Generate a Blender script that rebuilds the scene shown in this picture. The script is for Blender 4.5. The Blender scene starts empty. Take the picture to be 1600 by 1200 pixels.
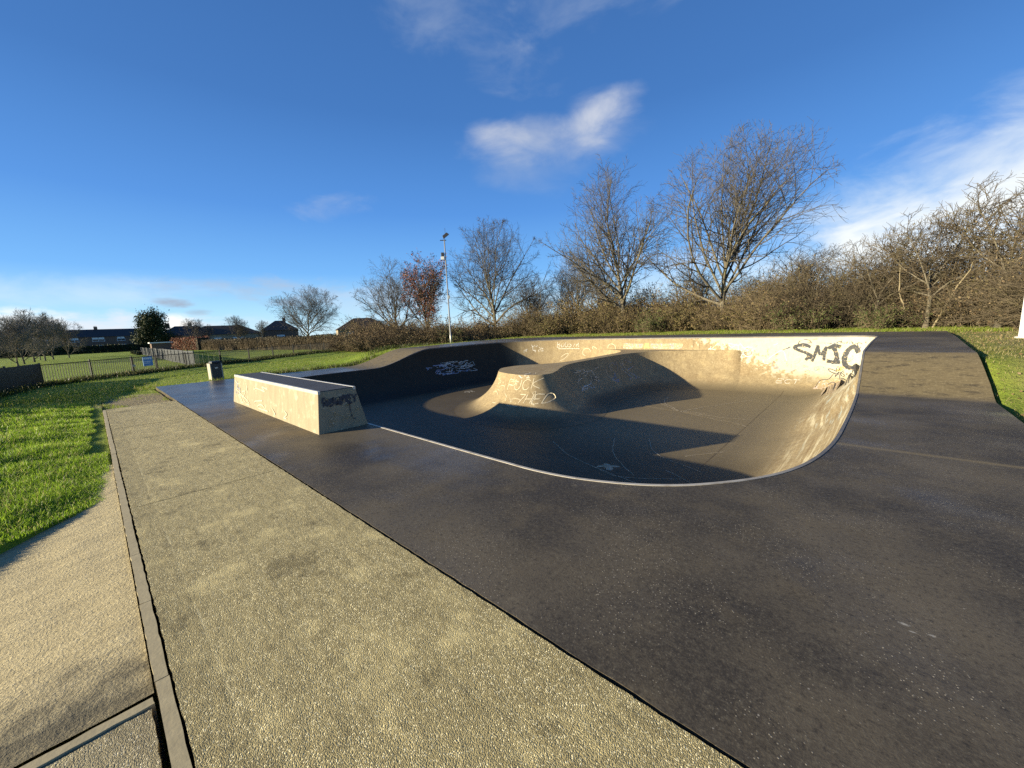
import bpy, math, random
import numpy as np
from mathutils import Vector, Matrix
random.seed(7); RNG = np.random.default_rng(7)
R_ = math.radians
scene = bpy.context.scene
COL = scene.collection

# ------------------------------------------------------------------ camera
# world axes: X runs along the path to the right, Y away across the bowl, Z up; deck level is z = 0
F_PX, PITCH, ROLL, CAM_H, TH = 605.0, R_(8.4), R_(2.5), 1.8, R_(43.0)
def cam_axes():
    hx = Vector((math.cos(TH), math.sin(TH), 0)); hf = Vector((-math.sin(TH), math.cos(TH), 0)); z = Vector((0, 0, 1))
    fw = hf*math.cos(PITCH) - z*math.sin(PITCH)
    up0 = hf*math.sin(PITCH) + z*math.cos(PITCH)
    rt = hx*math.cos(ROLL) - up0*math.sin(ROLL)
    up = hx*math.sin(ROLL) + up0*math.cos(ROLL)
    return rt, up, fw
rt, up, fw = cam_axes()
cd = bpy.data.cameras.new("camera"); cam = bpy.data.objects.new("camera", cd); COL.objects.link(cam)
cd.sensor_width = 36; cd.sensor_fit = 'HORIZONTAL'; cd.lens = 36*F_PX/1600; cd.clip_start = .05; cd.clip_end = 9000
m = Matrix((rt, up, -fw)).transposed().to_4x4(); m.translation = Vector((0, 0, CAM_H)); cam.matrix_world = m
scene.camera = cam
scene.view_settings.view_transform = 'Standard'; scene.view_settings.look = 'None'
scene.view_settings.exposure = 1.42; scene.view_settings.gamma = 1
scene.cycles.use_denoising = False; scene.cycles.max_bounces = 5; scene.cycles.diffuse_bounces = 3; scene.cycles.glossy_bounces = 2
scene.cycles.transparent_max_bounces = 4

# ------------------------------------------------------------------ sun and sky
SUN_AZ, SUN_EL = R_(31.5), R_(12.7)      # light travels towards +X sin(az), +Y cos(az)
sd = bpy.data.lights.new("sun", 'SUN'); sun = bpy.data.objects.new("sun", sd); COL.objects.link(sun)
sd.energy = 5.0; sd.angle = R_(.5); sd.color = (1.0, .87, .61)
trav = Vector((math.sin(SUN_AZ)*math.cos(SUN_EL), math.cos(SUN_AZ)*math.cos(SUN_EL), -math.sin(SUN_EL)))
sun.rotation_euler = trav.to_track_quat('-Z', 'Y').to_euler()

world = bpy.data.worlds.new("World"); scene.world = world; world.use_nodes = True

class NB:
    """small helper for writing node trees"""
    def __init__(s, nt): s.nt = nt; s.nt.nodes.clear()
    def n(s, t, **kw):
        nd = s.nt.nodes.new(t)
        for k, v in kw.items(): setattr(nd, k, v)
        return nd
    def put(s, sock, v):
        if isinstance(v, bpy.types.NodeSocket): s.nt.links.new(v, sock)
        else:
            if hasattr(sock.default_value, '__len__') and not hasattr(v, '__len__'): v = [v]*len(sock.default_value)
            if hasattr(v, '__len__') and len(sock.default_value) == 4 and len(v) == 3: v = list(v)+[1]
            sock.default_value = v
    def math(s, op, a, b=0.0, c=0.0, clamp=False):
        nd = s.n('ShaderNodeMath', operation=op, use_clamp=clamp)
        for i, v in enumerate((a, b, c)): s.put(nd.inputs[i], v)
        return nd.outputs[0]
    def vmath(s, op, a, b=(0, 0, 0)):
        nd = s.n('ShaderNodeVectorMath', operation=op); s.put(nd.inputs[0], a)
        if op == 'SCALE': s.put(nd.inputs['Scale'], b)
        else: s.put(nd.inputs[1], b)
        return nd.outputs['Value'] if op in ('DOT_PRODUCT', 'LENGTH', 'DISTANCE') else nd.outputs['Vector']
    def noise(s, vec, scale=1, detail=4, rough=.55, dist=0):
        nd = s.n('ShaderNodeTexNoise'); s.put(nd.inputs['Vector'], vec)
        nd.inputs['Scale'].default_value = scale; nd.inputs['Detail'].default_value = detail
        nd.inputs['Roughness'].default_value = rough; nd.inputs['Distortion'].default_value = dist
        return nd.outputs['Fac']
    def voro(s, vec, scale=1, feature='F1', out='Distance', rand=1):
        nd = s.n('ShaderNodeTexVoronoi', feature=feature); s.put(nd.inputs['Vector'], vec)
        nd.inputs['Scale'].default_value = scale; nd.inputs['Randomness'].default_value = rand
        return nd.outputs[out]
    def step(s, v, lo, hi, a=0.0, b=1.0):
        nd = s.n('ShaderNodeMapRange', interpolation_type='SMOOTHSTEP')
        for i, x in zip((0, 1, 2, 3, 4), (v, lo, hi, a, b)): s.put(nd.inputs[i], x)
        return nd.outputs[0]
    def mix(s, f, a, b, mode='MIX'):
        nd = s.n('ShaderNodeMix', data_type='RGBA', blend_type=mode)
        s.put(nd.inputs[0], f); s.put(nd.inputs[6], a); s.put(nd.inputs[7], b)
        return nd.outputs[2]
    def xyz(s, v):
        nd = s.n('ShaderNodeSeparateXYZ'); s.put(nd.inputs[0], v); return nd.outputs
    def comb(s, x, y, z):
        nd = s.n('ShaderNodeCombineXYZ')
        for i, v in enumerate((x, y, z)): s.put(nd.inputs[i], v)
        return nd.outputs[0]
    def bump(s, h, strength=.3, dist=.02, normal=None):
        nd = s.n('ShaderNodeBump'); s.put(nd.inputs['Height'], h)
        nd.inputs['Strength'].default_value = strength; nd.inputs['Distance'].default_value = dist
        if normal is not None: s.nt.links.new(normal, nd.inputs['Normal'])
        return nd.outputs[0]

def build_world():
    b = NB(world.node_tree)
    out = b.n('ShaderNodeOutputWorld'); bg = b.n('ShaderNodeBackground')
    sky = b.n('ShaderNodeTexSky', sky_type='NISHITA'); sky.sun_disc = False
    sky.sun_elevation = SUN_EL
    # Blender: sun_rotation 0 puts the sun at +Y, turning clockwise seen from above
    sx, sy = -math.sin(SUN_AZ), -math.cos(SUN_AZ)
    sky.sun_rotation = math.atan2(sx, sy); sky.altitude = 300; sky.air_density = 1.0; sky.dust_density = .35; sky.ozone_density = 3.0
    d = b.vmath('NORMALIZE', b.n('ShaderNodeTexCoord').outputs['Generated'])
    dz = b.xyz(d)[2]
    # the clear deep blue of a winter afternoon opposite the sun: tint the physical sky towards it
    cr = b.n('ShaderNodeValToRGB'); b.put(cr.inputs[0], b.math('MULTIPLY', dz, 1.25)); el = cr.color_ramp.elements
    stops = [(0.0, (.60, .82, .93)), (.07, (.39, .70, .95)), (.17, (.165, .44, .88)), (.33, (.088, .280, .71)), (.55, (.053, .178, .49)), (.85, (.040, .13, .37))]
    el[0].position, el[0].color = stops[0][0], (*stops[0][1], 1); el[1].position, el[1].color = stops[-1][0], (*stops[-1][1], 1)
    for ps, cc in stops[1:-1]: e_ = el.new(ps); e_.color = (*cc, 1)
    col = b.mix(.85, b.vmath('SCALE', sky.outputs[0], .8), b.vmath('SCALE', cr.outputs[0], 9.1))
    wisp = b.noise(b.vmath('MULTIPLY', d, (1, 1, 2.2)), 7.5, 8, .58, .35)
    fine = b.noise(b.vmath('MULTIPLY', d, (1, 1, 3.0)), 16, 6, .6, .2)
    def cloud(col, c, a, bb, rot, colour, opac, soft=.55, nz=1.1, tex=wisp):
        c = Vector(c).normalized(); e1 = Vector((c.y, -c.x, 0)).normalized(); e2 = e1.cross(c)
        if e2.z < 0: e2 = -e2
        r1 = e1*math.cos(rot) + e2*math.sin(rot); r2 = e2*math.cos(rot) - e1*math.sin(rot)
        u = b.math('MULTIPLY', b.vmath('DOT_PRODUCT', d, tuple(r1)), 1/a); u0 = r1.dot(c)/a
        v = b.math('MULTIPLY', b.vmath('DOT_PRODUCT', d, tuple(r2)), 1/bb); v0 = r2.dot(c)/bb
        u = b.math('SUBTRACT', u, u0); v = b.math('SUBTRACT', v, v0)
        q = b.math('ADD', b.math('MULTIPLY', u, u), b.math('MULTIPLY', v, v))
        front = b.math('GREATER_THAN', b.vmath('DOT_PRODUCT', d, tuple(c)), 0)
        k = b.math('ADD', b.math('MULTIPLY', b.math('SUBTRACT', 1.0, q), .75), b.math('MULTIPLY', b.math('SUBTRACT', tex, .5), nz*3.6))
        mk = b.math('MULTIPLY', b.step(k, -.05, soft+.55, 0, opac), front)
        return b.mix(mk, col, colour)
    K = 1.0
    W = (8.2, 8.2, 8.0); G = (4.6, 4.9, 5.5); D = (2.9, 3.35, 4.2)
    # faint veil near the horizon, grey streaks, then the puffs
    col = cloud(col, (-.9952, -.0165, .096), .24, .030, 0, (6.2, 7.0, 7.8), .45, 1.0, .8)
    col = cloud(col, (-.9621, .253, .104), .24, .026, 0, (3.6, 4.3, 5.4), .75, .9, .7, fine)
    col = cloud(col, (-.8694, .4912, .07), .20, .06, 0, (5.0, 5.7, 6.8), .85, 1.0, .6)
    col = cloud(col, (-.9903, .1183, .0725), .034, .013, 0, D, .9, .6, .6, fine)
    col = cloud(col, (-.9487, .3073, .0749), .055, .014, 0, D, .85, .7, .6, fine)
    col = cloud(col, (-.9865, .1544, .0552), .03, .008, 0, D, .7, .7, .6, fine)
    col = cloud(col, (-.9995, -.0037, .030), .30, .030, 0, (6.4, 6.7, 7.3), .9, .7, .7, fine)
    col = cloud(col, (-.998, -.09, .045), .08, .026, 0, W, .9, .7, .7, fine)
    col = cloud(col, (-.992, .1191, .036), .030, .024, 0, (8.4, 8.3, 8.0), 1.0, .3, .35, fine)
    col = cloud(col, (-.226, .9687, .05), .60, .13, 0, (6.4, 7.0, 7.8), .9, 1.0, .6)
    col = cloud(col, (.11, .975, .15), .36, .17, .28, (6.4, 7.0, 7.4), .95, .6, .42)
    col = cloud(col, (.20, .97, .245), .34, .06, .25, (6.0, 6.7, 7.5), .6, .9, .5)
    col = cloud(col, (.1342, .9761, .13), .26, .10, .16, (8.3, 8.4, 8.1), 1.0, .7, .40)
    col = cloud(col, (-.5436, .7303, .400), .225, .058, .02, G, .72, .9, .42)
    col = cloud(col, (-.5874, .7246, .3505), .14, .06, -.05, (3.2, 3.9, 5.2), .5, 1.0, .4)
    col = cloud(col, (-.4551, .7817, .428), .10, .055, .12, (6.0, 6.1, 6.3), .75, .9, .42)
    col = cloud(col, (-.4451, .7867, .440), .045, .035, .3, (6.6, 6.6, 6.6), .6, .8, .4)
    col = cloud(col, (-.6308, .6597, .4086), .08, .040, -.1, (5.8, 5.9, 6.1), .7, .9, .42)
    col = cloud(col, (-.8761, .3962, .2748), .10, .034, .1, (3.8, 4.4, 5.6), .55, 1.0, .8)
    col = cloud(col, (-.6095, .5554, .5657), .22, .07, -.35, (2.7, 3.4, 4.8), .5, 1.1, .9)
    col = cloud(col, (-.4111, .707, .5855), .22, .05, .1, (2.7, 3.4, 4.8), .5, 1.1, .9)
    b.put(bg.inputs['Color'], col); bg.inputs['Strength'].default_value = .05
    b.nt.links.new(bg.outputs[0], out.inputs[0])
build_world()

# ------------------------------------------------------------------ object helpers
def link(o, parent=None):
    COL.objects.link(o)
    if parent is not None: o.parent = parent
    return o
def mesh_np(name, V, Fq, mats, parent=None, smooth=False, midx=None):
    """V (n,3) array, Fq (m,3 or 4) int array"""
    V = np.asarray(V, np.float32); Fq = np.asarray(Fq, np.int32)
    me = bpy.data.meshes.new(name); k = Fq.shape[1]
    me.vertices.add(len(V)); me.vertices.foreach_set('co', V.ravel())
    me.loops.add(Fq.size); me.loops.foreach_set('vertex_index', Fq.ravel())
    me.polygons.add(len(Fq)); me.polygons.foreach_set('loop_start', np.arange(0, Fq.size, k, dtype=np.int32))
    if not isinstance(mats, (list, tuple)): mats = [mats]
    for mm in mats: me.materials.append(mm)
    if midx is not None: me.polygons.foreach_set('material_index', np.asarray(midx, np.int32))
    if smooth is not None: me.polygons.foreach_set('use_smooth', np.full(len(Fq), bool(smooth)) if not hasattr(smooth, '__len__') else smooth)
    me.update(calc_edges=True); me.validate()
    return link(bpy.data.objects.new(name, me), parent)
class MB:
    """collects simple solids into one mesh"""
    def __init__(s): s.v = []; s.f = []
    def add(s, vs, fs):
        o = len(s.v); s.v += [tuple(p) for p in vs]; s.f += [tuple(i+o for i in f) for f in fs]; return s
    def box(s, x0, x1, y0, y1, z0, z1, M=None):
        vs = [Vector((x, y, z)) for z in (z0, z1) for y in (y0, y1) for x in (x0, x1)]
        if M is not None: vs = [M @ p for p in vs]
        return s.add(vs, [(0, 2, 3, 1), (4, 5, 7, 6), (0, 1, 5, 4), (2, 6, 7, 3), (0, 4, 6, 2), (1, 3, 7, 5)])
    def hexa(s, low, high):
        n = len(low)
        return s.add(list(low)+list(high), [tuple(range(n))[::-1], tuple(range(n, 2*n))] + [(i, (i+1) % n, n+(i+1) % n, n+i) for i in range(n)])
    def tube(s, pts, rad, sides=10, cap=True):
        pts = [Vector(p) for p in pts]; rad = rad if hasattr(rad, '__len__') else [rad]*len(pts); vs = []
        for i, p in enumerate(pts):
            t = (pts[min(i+1, len(pts)-1)] - pts[max(i-1, 0)]).normalized()
            a = t.orthogonal().normalized() if abs(t.z) < .99 else Vector((1, 0, 0)); c = t.cross(a)
            vs += [p + (a*math.cos(2*math.pi*k/sides) + c*math.sin(2*math.pi*k/sides))*rad[i] for k in range(sides)]
        fs = [(i*sides+k, i*sides+(k+1) % sides, (i+1)*sides+(k+1) % sides, (i+1)*sides+k) for i in range(len(pts)-1) for k in range(sides)]
        if cap: fs += [tuple(range(sides))[::-1], tuple((len(pts)-1)*sides+k for k in range(sides))]
        return s.add(vs, fs)
    def build(s, name, mat, parent=None, bevel=0, smooth=False):
        me = bpy.data.meshes.new(name); me.from_pydata(s.v, [], s.f); me.materials.append(mat); me.update()
        if smooth: me.polygons.foreach_set('use_smooth', np.ones(len(me.polygons), bool))
        o = link(bpy.data.objects.new(name, me), parent)
        if bevel:
            bm = o.modifiers.new("bevel", 'BEVEL'); bm.width = bevel; bm.segments = 2; bm.limit_method = 'ANGLE'
        return o
def tag(o, label=None, cat=None, group=None, kind=None):
    if label: o['label'] = label
    if cat: o['category'] = cat
    if group: o['group'] = group
    if kind: o['kind'] = kind
    return o
def empty(name, loc, label, cat, group=None, rz=0):
    o = bpy.data.objects.new(name, None); o.empty_display_size = .2; link(o); o.location = loc; o.rotation_euler.z = rz
    return tag(o, label, cat, group)
def copy_tree(o, parent=None):
    c = o.copy(); COL.objects.link(c); c.parent = parent
    for ch in list(o.children): copy_tree(ch, c)
    return c

# ------------------------------------------------------------------ materials
def new_mat(name):
    mt = bpy.data.materials.new(name); mt.use_nodes = True; b = NB(mt.node_tree)
    out = b.n('ShaderNodeOutputMaterial'); p = b.n('ShaderNodeBsdfPrincipled'); b.nt.links.new(p.outputs[0], out.inputs[0])
    p.inputs['Specular IOR Level'].default_value = .35
    return mt, b, p, b.n('ShaderNodeTexCoord').outputs['Object']
def simple(name, c, rough=.8, metal=0, var=.15, scale=8, bump=0):
    mt, b, p, o = new_mat(name); nz = b.noise(o, scale, 5)
    b.put(p.inputs['Base Color'], b.mix(nz, [x*(1-var) for x in c], [x*(1+var) for x in c]))
    p.inputs['Roughness'].default_value = rough; p.inputs['Metallic'].default_value = metal
    if bump: b.put(p.inputs['Normal'], b.bump(b.noise(o, scale*5, 4), bump, .01))
    return mt

def mat_aggregate(name, dark, light, warm, pale_line=False):
    mt, b, p, o = new_mat(name); x, y, z = b.xyz(o)
    warp = b.noise(o, 1.3, 3)
    v = b.voro(o, 165, out='Color'); cellv = b.xyz(v)[0]
    dist = b.voro(o, 165)
    big = b.noise(o, .9, 5, .6); mid = b.noise(b.vmath('MULTIPLY', o, (1, 2.2, 1)), 7, 4)
    fin = b.noise(o, 60, 3, .7)
    c = b.mix(b.math('MULTIPLY', b.math('ADD', cellv, fin), .5), dark, light)
    c = b.mix(b.step(cellv, .86, .97), c, warm)
    c = b.mix(b.step(big, .35, .7, .0, .45), c, [t*.62 for t in light])
    c = b.mix(b.step(mid, .45, .75, 0, .35), c, dark)
    wear = b.noise(b.vmath('ADD', o, (3, 8, 0)), 2.2, 6, .65); c = b.mix(b.step(wear, .52, .68, 0, .45), c, [t*1.25 for t in light]); c = b.mix(b.step(wear, .44, .32, 0, .55), c, [t*.9 for t in dark])
    c = b.mix(b.math('MULTIPLY', b.step(b.noise(o, 16, 5, .7), .63, .70), .55), c, (.10, .095, .04))
    if pale_line:
        yy = b.math('ADD', y, b.math('MULTIPLY', b.math('SUBTRACT', warp, .5), .03))
        ln = b.math('MULTIPLY', b.step(b.math('ABSOLUTE', b.math('SUBTRACT', yy, .245)), .010, .001), b.step(b.noise(o, 2, 4), .46, .66, 0, .7))
        side = b.step(yy, .225, .25, .85, 1.0)       # the trowelled margin along the kerb is smoother and a touch darker
        c = b.mix(b.math('SUBTRACT', 1.0, side), c, [t*.7 for t in dark])
        c = b.mix(ln, c, (.52, .45, .25))
    b.put(p.inputs['Base Color'], c); p.inputs['Roughness'].default_value = .82
    h = b.math('ADD', b.math('MULTIPLY', b.math('SUBTRACT', .6, dist), .9), b.math('MULTIPLY', fin, .5))
    b.put(p.inputs['Normal'], b.bump(h, .6, .006, b.bump(mid, .2, .03)))
    return mt
M_path = mat_aggregate('exposed_aggregate', (.080, .062, .024), (.55, .455, .215), (.82, .72, .43), True)
M_slab = mat_aggregate('rough_slab', (.12, .095, .05), (.40, .34, .19), (.60, .53, .36))
def mat_bank():
    mt, b, p, o = new_mat('weathered_sunlit_bank'); x, y, z = b.xyz(o)
    st = b.noise(b.vmath('MULTIPLY', o, (14, 4, 14)), 1, 6, .65)
    fin = b.noise(o, 55, 4, .7); big = b.noise(o, 1.4, 4)
    c = b.mix(st, (.17, .138, .072), (.58, .485, .275))  # pale tones also carry the sunlight falling on the slope
    c = b.mix(b.step(fin, .5, .8, 0, .6), c, (.66, .59, .42))
    c = b.mix(b.step(big, .5, .75, 0, .5), c, (.20, .17, .105)); c = b.mix(b.step(b.voro(o, 60), .22, .08, 0, .55), c, (.10, .085, .05))
    mold = b.step(b.math('ADD', x, b.math('MULTIPLY', b.math('SUBTRACT', b.noise(o, 5, 7, .7), .5), 1.7)), -3.30, -2.70)
    mold = b.math('MULTIPLY', mold, .9)
    c = b.mix(mold, c, b.mix(fin, (.022, .019, .011), (.17, .145, .09)))
    b.put(p.inputs['Base Color'], c); p.inputs['Roughness'].default_value = .9
    b.put(p.inputs['Normal'], b.bump(b.math('ADD', st, b.math('MULTIPLY', fin, .9)), 1.0, .020))
    return mt
M_bank = mat_bank()
def mat_deck():
    mt, b, p, o = new_mat('dark_deck'); x, y, z = b.xyz(o)
    big = b.noise(o, .45, 5, .6); mid = b.noise(o, 2.3, 5, .6); fin = b.noise(o, 70, 3, .7)
    c = b.mix(b.step(big, .36, .64), (.034, .028, .021), (.105, .086, .058))
    c = b.mix(b.step(mid, .45, .75, 0, .6), c, (.098, .078, .049))
    c = b.mix(b.step(fin, .45, .8, 0, .6), c, (.150, .128, .090))
    # pale chippings showing through in drifts
    sp = b.step(b.voro(o, 42), .20, .10); drift = b.step(b.noise(o, 1.1, 4), .40, .60)
    c = b.mix(b.math('MULTIPLY', b.math('MULTIPLY', sp, drift), .8), c, (.42, .37, .28))
    blot = b.noise(b.vmath('ADD', o, (7, 3, 0)), 5.5, 6, .7); c = b.mix(b.step(blot, .58, .72, 0, .45), c, (.030, .025, .019)); c = b.mix(b.step(blot, .40, .30, 0, .35), c, (.16, .135, .09))
    grn = b.noise(o, 28, 5, .75); c = b.mix(b.step(grn, .50, .68, 0, .55), c, (.125, .108, .075)); c = b.mix(b.step(grn, .48, .34, 0, .6), c, (.020, .017, .013))
    crk = b.voro(b.vmath('ADD', o, b.vmath('SCALE', b.n('ShaderNodeTexNoise').outputs['Color'], .25)), .42, 'DISTANCE_TO_EDGE'); crm = b.math('MULTIPLY', b.step(crk, .010, .003), b.step(b.noise(o, .6, 3), .50, .60))
    
    scuf = b.noise(b.vmath('MULTIPLY', o, (.9, 8, 1)), 1.2, 6, .7, .6); c = b.mix(b.math('MULTIPLY', b.step(scuf, .66, .74, 0, .5), drift), c, (.20, .175, .13))
    for bx, by, br in ((.25, 2.97, .032), (.28, 2.92, .018), (.36, 2.95, .022), (-.61, 2.88, .012)):
        dd = b.vmath('LENGTH', b.vmath('MULTIPLY', b.vmath('SUBTRACT', o, (bx, by, 0)), (1, 2, 1))); c = b.mix(b.math('MULTIPLY', b.step(b.math('ADD', dd, b.math('MULTIPLY', b.math('SUBTRACT', fin, .5), .05)), br, br*.3), .55), c, (.42, .40, .35))
    sp2 = b.step(b.voro(b.vmath('ADD', o, (3.3, 1.7, 0)), 9), .055, .03)
    c = b.mix(b.math('MULTIPLY', sp2, .6), c, (.36, .33, .28))
    # worn dry concrete on the two ramps
    jit = b.math('MULTIPLY', b.math('SUBTRACT', b.noise(o, 3.5, 5, .65), .5), .5)
    yj = b.math('ADD', y, jit)
    rr = b.math('MULTIPLY', b.math('MULTIPLY', b.step(y, 11.25, 11.55), b.step(y, 13.35, 13.28)), b.step(x, -3, -1))
    patch = b.step(b.math('ADD', b.noise(o, 1.6, 4), b.math('MULTIPLY', x, .12)), .28, .5, .25, .95)
    rl = b.math('MULTIPLY', b.math('MULTIPLY', b.step(yj, 8.6, 9.6), b.step(yj, 14.5, 12.5)), b.step(x, -18, -18.8))
    tan = b.mix(b.noise(b.vmath('MULTIPLY', o, (3, 9, 3)), 3, 5, .65), (.062, .048, .026), (.185, .148, .080))
    tan = b.mix(b.step(b.noise(b.vmath('MULTIPLY', o, (1.2, 3.2, 1)), 2.2, 6, .7), .50, .66, 0, .75), tan, (.035, .029, .02)); tan = b.mix(b.step(b.noise(o, 24, 5, .75), .52, .66, 0, .5), tan, (.24, .20, .12))
    c = b.mix(b.math('MAXIMUM', b.math('MULTIPLY', rr, patch), b.math('MULTIPLY', rl, .95)), c, tan)
    # construction joint across the right hand strip, stained brown
    jl = b.math('MULTIPLY', b.step(b.math('ABSOLUTE', b.math('SUBTRACT', b.math('ADD', y, b.math('MULTIPLY', jit, .10)), 6.85)), .09, .0, 0, .95), b.step(x, -1, -.6))
    c = b.mix(jl, c, (.15, .118, .066))
    # browner patches by the ledge
    lb = b.math('MULTIPLY', b.step(b.noise(o, .8, 4), .40, .62), b.math('MULTIPLY', b.step(x, -5.0, -8.0), b.step(x, -14.5, -12)))
    c = b.mix(b.math('MULTIPLY', lb, .75), c, (.135, .10, .05))
    b.put(p.inputs['Base Color'], c)
    wet = b.math('MAXIMUM', b.step(x, -9.5, -14, 0, .9), b.step(b.noise(o, .55, 4), .48, .66, 0, .8))
    wet = b.math('MULTIPLY', wet, b.math('SUBTRACT', 1.0, b.math('MAXIMUM', rr, rl)))
    rough = b.math('ADD', b.math('SUBTRACT', .62, b.math('MULTIPLY', wet, .34)), b.math('MULTIPLY', b.math('SUBTRACT', mid, .5), .25))
    b.put(p.inputs['Roughness'], rough); p.inputs['Specular IOR Level'].default_value = .24
    hb = b.math('ADD', b.math('MULTIPLY', fin, .8), b.math('MULTIPLY', b.math('MULTIPLY', sp, drift), .6))
    nd = b.bump(hb, .35, .006); b.put(p.inputs['Normal'], nd)
    return mt
M_deck = mat_deck()
def mat_basin(name, hump=False):
    mt, b, p, o = new_mat(name); x, y, z = b.xyz(o)
    low = b.noise(o, .55, 5, .6); mid = b.noise(o, 2.6, 6, .62); fin = b.noise(o, 45, 4, .7)
    vst = b.noise(b.vmath('MULTIPLY', o, (5, 5, .55)), 1, 6, .6)       # vertical run-off streaks
    c = b.mix(vst, (.165, .122, .068), (.32, .255, .150))
    c = b.mix(b.step(mid, .48, .72, 0, .5), c, (.40, .315, .17))
    c = b.mix(b.step(low, .5, .7, 0, .45), c, (.22, .155, .08))
    c = b.mix(b.step(fin, .5, .8, 0, .35), c, (.15, .11, .06))
    drip = b.noise(b.vmath('MULTIPLY', b.vmath('ADD', o, (4, 1, 0)), (9, 9, .35)), 1, 5, .62)
    c = b.mix(b.math('MULTIPLY', b.step(drip, .58, .70, 0, .6), b.step(z, -1.2, .4)), c, (.115, .085, .05))
    spot = b.noise(o, 7, 6, .75); c = b.mix(b.step(spot, .60, .68, 0, .55), c, (.46, .39, .25))
    grit = b.noise(o, 15, 8, .78); c = b.mix(b.step(grit, .52, .66, 0, .5), c, (.45, .37, .23)); c = b.mix(b.step(grit, .48, .36, 0, .5), c, (.105, .075, .04))
    # floor is smoother, darker and browner
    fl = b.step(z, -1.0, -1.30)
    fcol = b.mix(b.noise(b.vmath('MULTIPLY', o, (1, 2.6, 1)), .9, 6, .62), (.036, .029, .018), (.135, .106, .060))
    dry_or_lit = b.math('MULTIPLY', b.step(b.math('ADD', x, low), -8.5, -5.0), b.step(y, 7.5, 10.5)); fcol = b.mix(dry_or_lit, b.mix(.45, fcol, (.02, .017, .012)), b.mix(.45, fcol, (.235, .19, .115)))  # painted light: sunlit part of the floor paler, shaded part darker
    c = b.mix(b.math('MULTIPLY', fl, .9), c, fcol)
    scr = b.noise(b.vmath('MULTIPLY', o, (.8, 14, 3)), 1, 6, .7, .4)
    c = b.mix(b.step(scr, .66, .76, 0, .4), c, (.34, .29, .20))
    rough = .72
    # shade on the left wall is painted into its colour as a dark tone
    wall_shade = b.math('MULTIPLY', b.step(b.math('ADD', x, b.math('MULTIPLY', b.math('SUBTRACT', low, .5), 1.5)), -15.6, -16.8), b.step(y, 19.2, 17.6))
    c = b.mix(b.math('MULTIPLY', wall_shade, .93), c, b.mix(vst, (.012, .011, .009), (.034, .03, .023)))
    if not hump:
        # joint line across the floor
        jl = b.math('MULTIPLY', b.step(b.math('ABSOLUTE', b.math('ADD', x, 2.5)), .022, .008), b.step(z, -1.2, -1.3))
        c = b.mix(b.math('MULTIPLY', jl, .6), c, (.05, .035, .02))
        # old flaking cream paint on the far right corner and right wall
        flake = b.noise(b.vmath('MULTIPLY', o, (2.2, 2.2, 1.7)), 2.2, 8, .72)
        region = b.step(b.math('ADD', x, b.math('MULTIPLY', z, 2.4)), -8.6, -2.2)
        regy = b.step(b.math('ADD', y, b.math('MULTIPLY', z, 1.2)), 11.5, 16.5)
        region = b.math('MULTIPLY', region, regy)
        pm = b.math('MULTIPLY', b.step(b.math('ADD', flake, b.math('MULTIPLY', region, .52)), .85, .94), b.step(region, .02, .25))
        pm = b.math('MULTIPLY', pm, b.step(z, -1.05, -.45))
        pcol = b.mix(b.noise(o, 9, 5), (.36, .33, .235), (.52, .495, .385))
        c = b.mix(b.math('MULTIPLY', pm, .93), c, pcol)
        # long streaks worn along the right hand wall
        sk = b.noise(b.vmath('MULTIPLY', o, (7, .33, 7)), 1, 7, .7)
        rw = b.math('MULTIPLY', b.step(x, -2.3, -1.5), b.math('MULTIPLY', b.step(y, 19.0, 16.5), b.step(z, -1.25, -.9)))
        c = b.mix(b.math('MULTIPLY', rw, b.step(sk, .50, .64, 0, .6)), c, (.58, .53, .37))
        c = b.mix(b.math('MULTIPLY', rw, b.step(sk, .44, .36, 0, .65)), c, (.14, .085, .04))
        blu = b.noise(b.vmath('MULTIPLY', b.vmath('ADD', o, (9, 2, 4)), (7, .5, 7)), 1, 5, .6)
        c = b.mix(b.math('MULTIPLY', rw, b.math('MULTIPLY', b.step(blu, .56, .68, 0, .5), b.step(y, 8, 12))), c, (.42, .52, .50))
    b.put(p.inputs['Base Color'], c)
    b.put(p.inputs['Roughness'], b.math('SUBTRACT', rough, b.math('MULTIPLY', fl, .18)))
    p.inputs['Specular IOR Level'].default_value = .16
    b.put(p.inputs['Normal'], b.bump(b.math('ADD', b.math('MULTIPLY', fin, .5), mid), .22, .012))
    return mt

# (basin and hump share one recipe)
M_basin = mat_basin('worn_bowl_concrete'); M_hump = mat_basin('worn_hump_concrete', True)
def mat_coping():
    mt, b, p, o = new_mat('coping'); x, y, z = b.xyz(o)
    pale = b.step(y, 6.2, 4.2)
    c = b.mix(pale, (.11, .105, .10), (.38, .355, .31))
    c = b.mix(b.step(b.noise(o, 5, 5), .45, .7, 0, .6), c, (.20, .17, .13))
    b.put(p.inputs['Base Color'], c); p.inputs['Roughness'].default_value = .5
    return mt
M_coping = mat_coping()
def mat_ledge():
    mt, b, p, o = new_mat('ledge_concrete')
    v = b.noise(b.vmath('MULTIPLY', o, (6, 6, 1.1)), 1, 6, .62); mid = b.noise(o, 5, 5, .6); fin = b.noise(o, 70, 3, .7)
    c = b.mix(v, (.165, .135, .085), (.335, .285, .185))
    c = b.mix(b.step(mid, .52, .72, 0, .6), c, (.42, .375, .27))
    c = b.mix(b.step(b.voro(o, 55), .16, .06, 0, .6), c, (.10, .08, .05))
    b.put(p.inputs['Base Color'], c); p.inputs['Roughness'].default_value = .8
    b.put(p.inputs['Normal'], b.bump(b.math('ADD', mid, fin), .3, .01))
    return mt
M_ledge = mat_ledge()
M_ledgetop = simple('ledge_top', (.036, .032, .028), .62, 0, .4, 3, .15)
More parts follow.
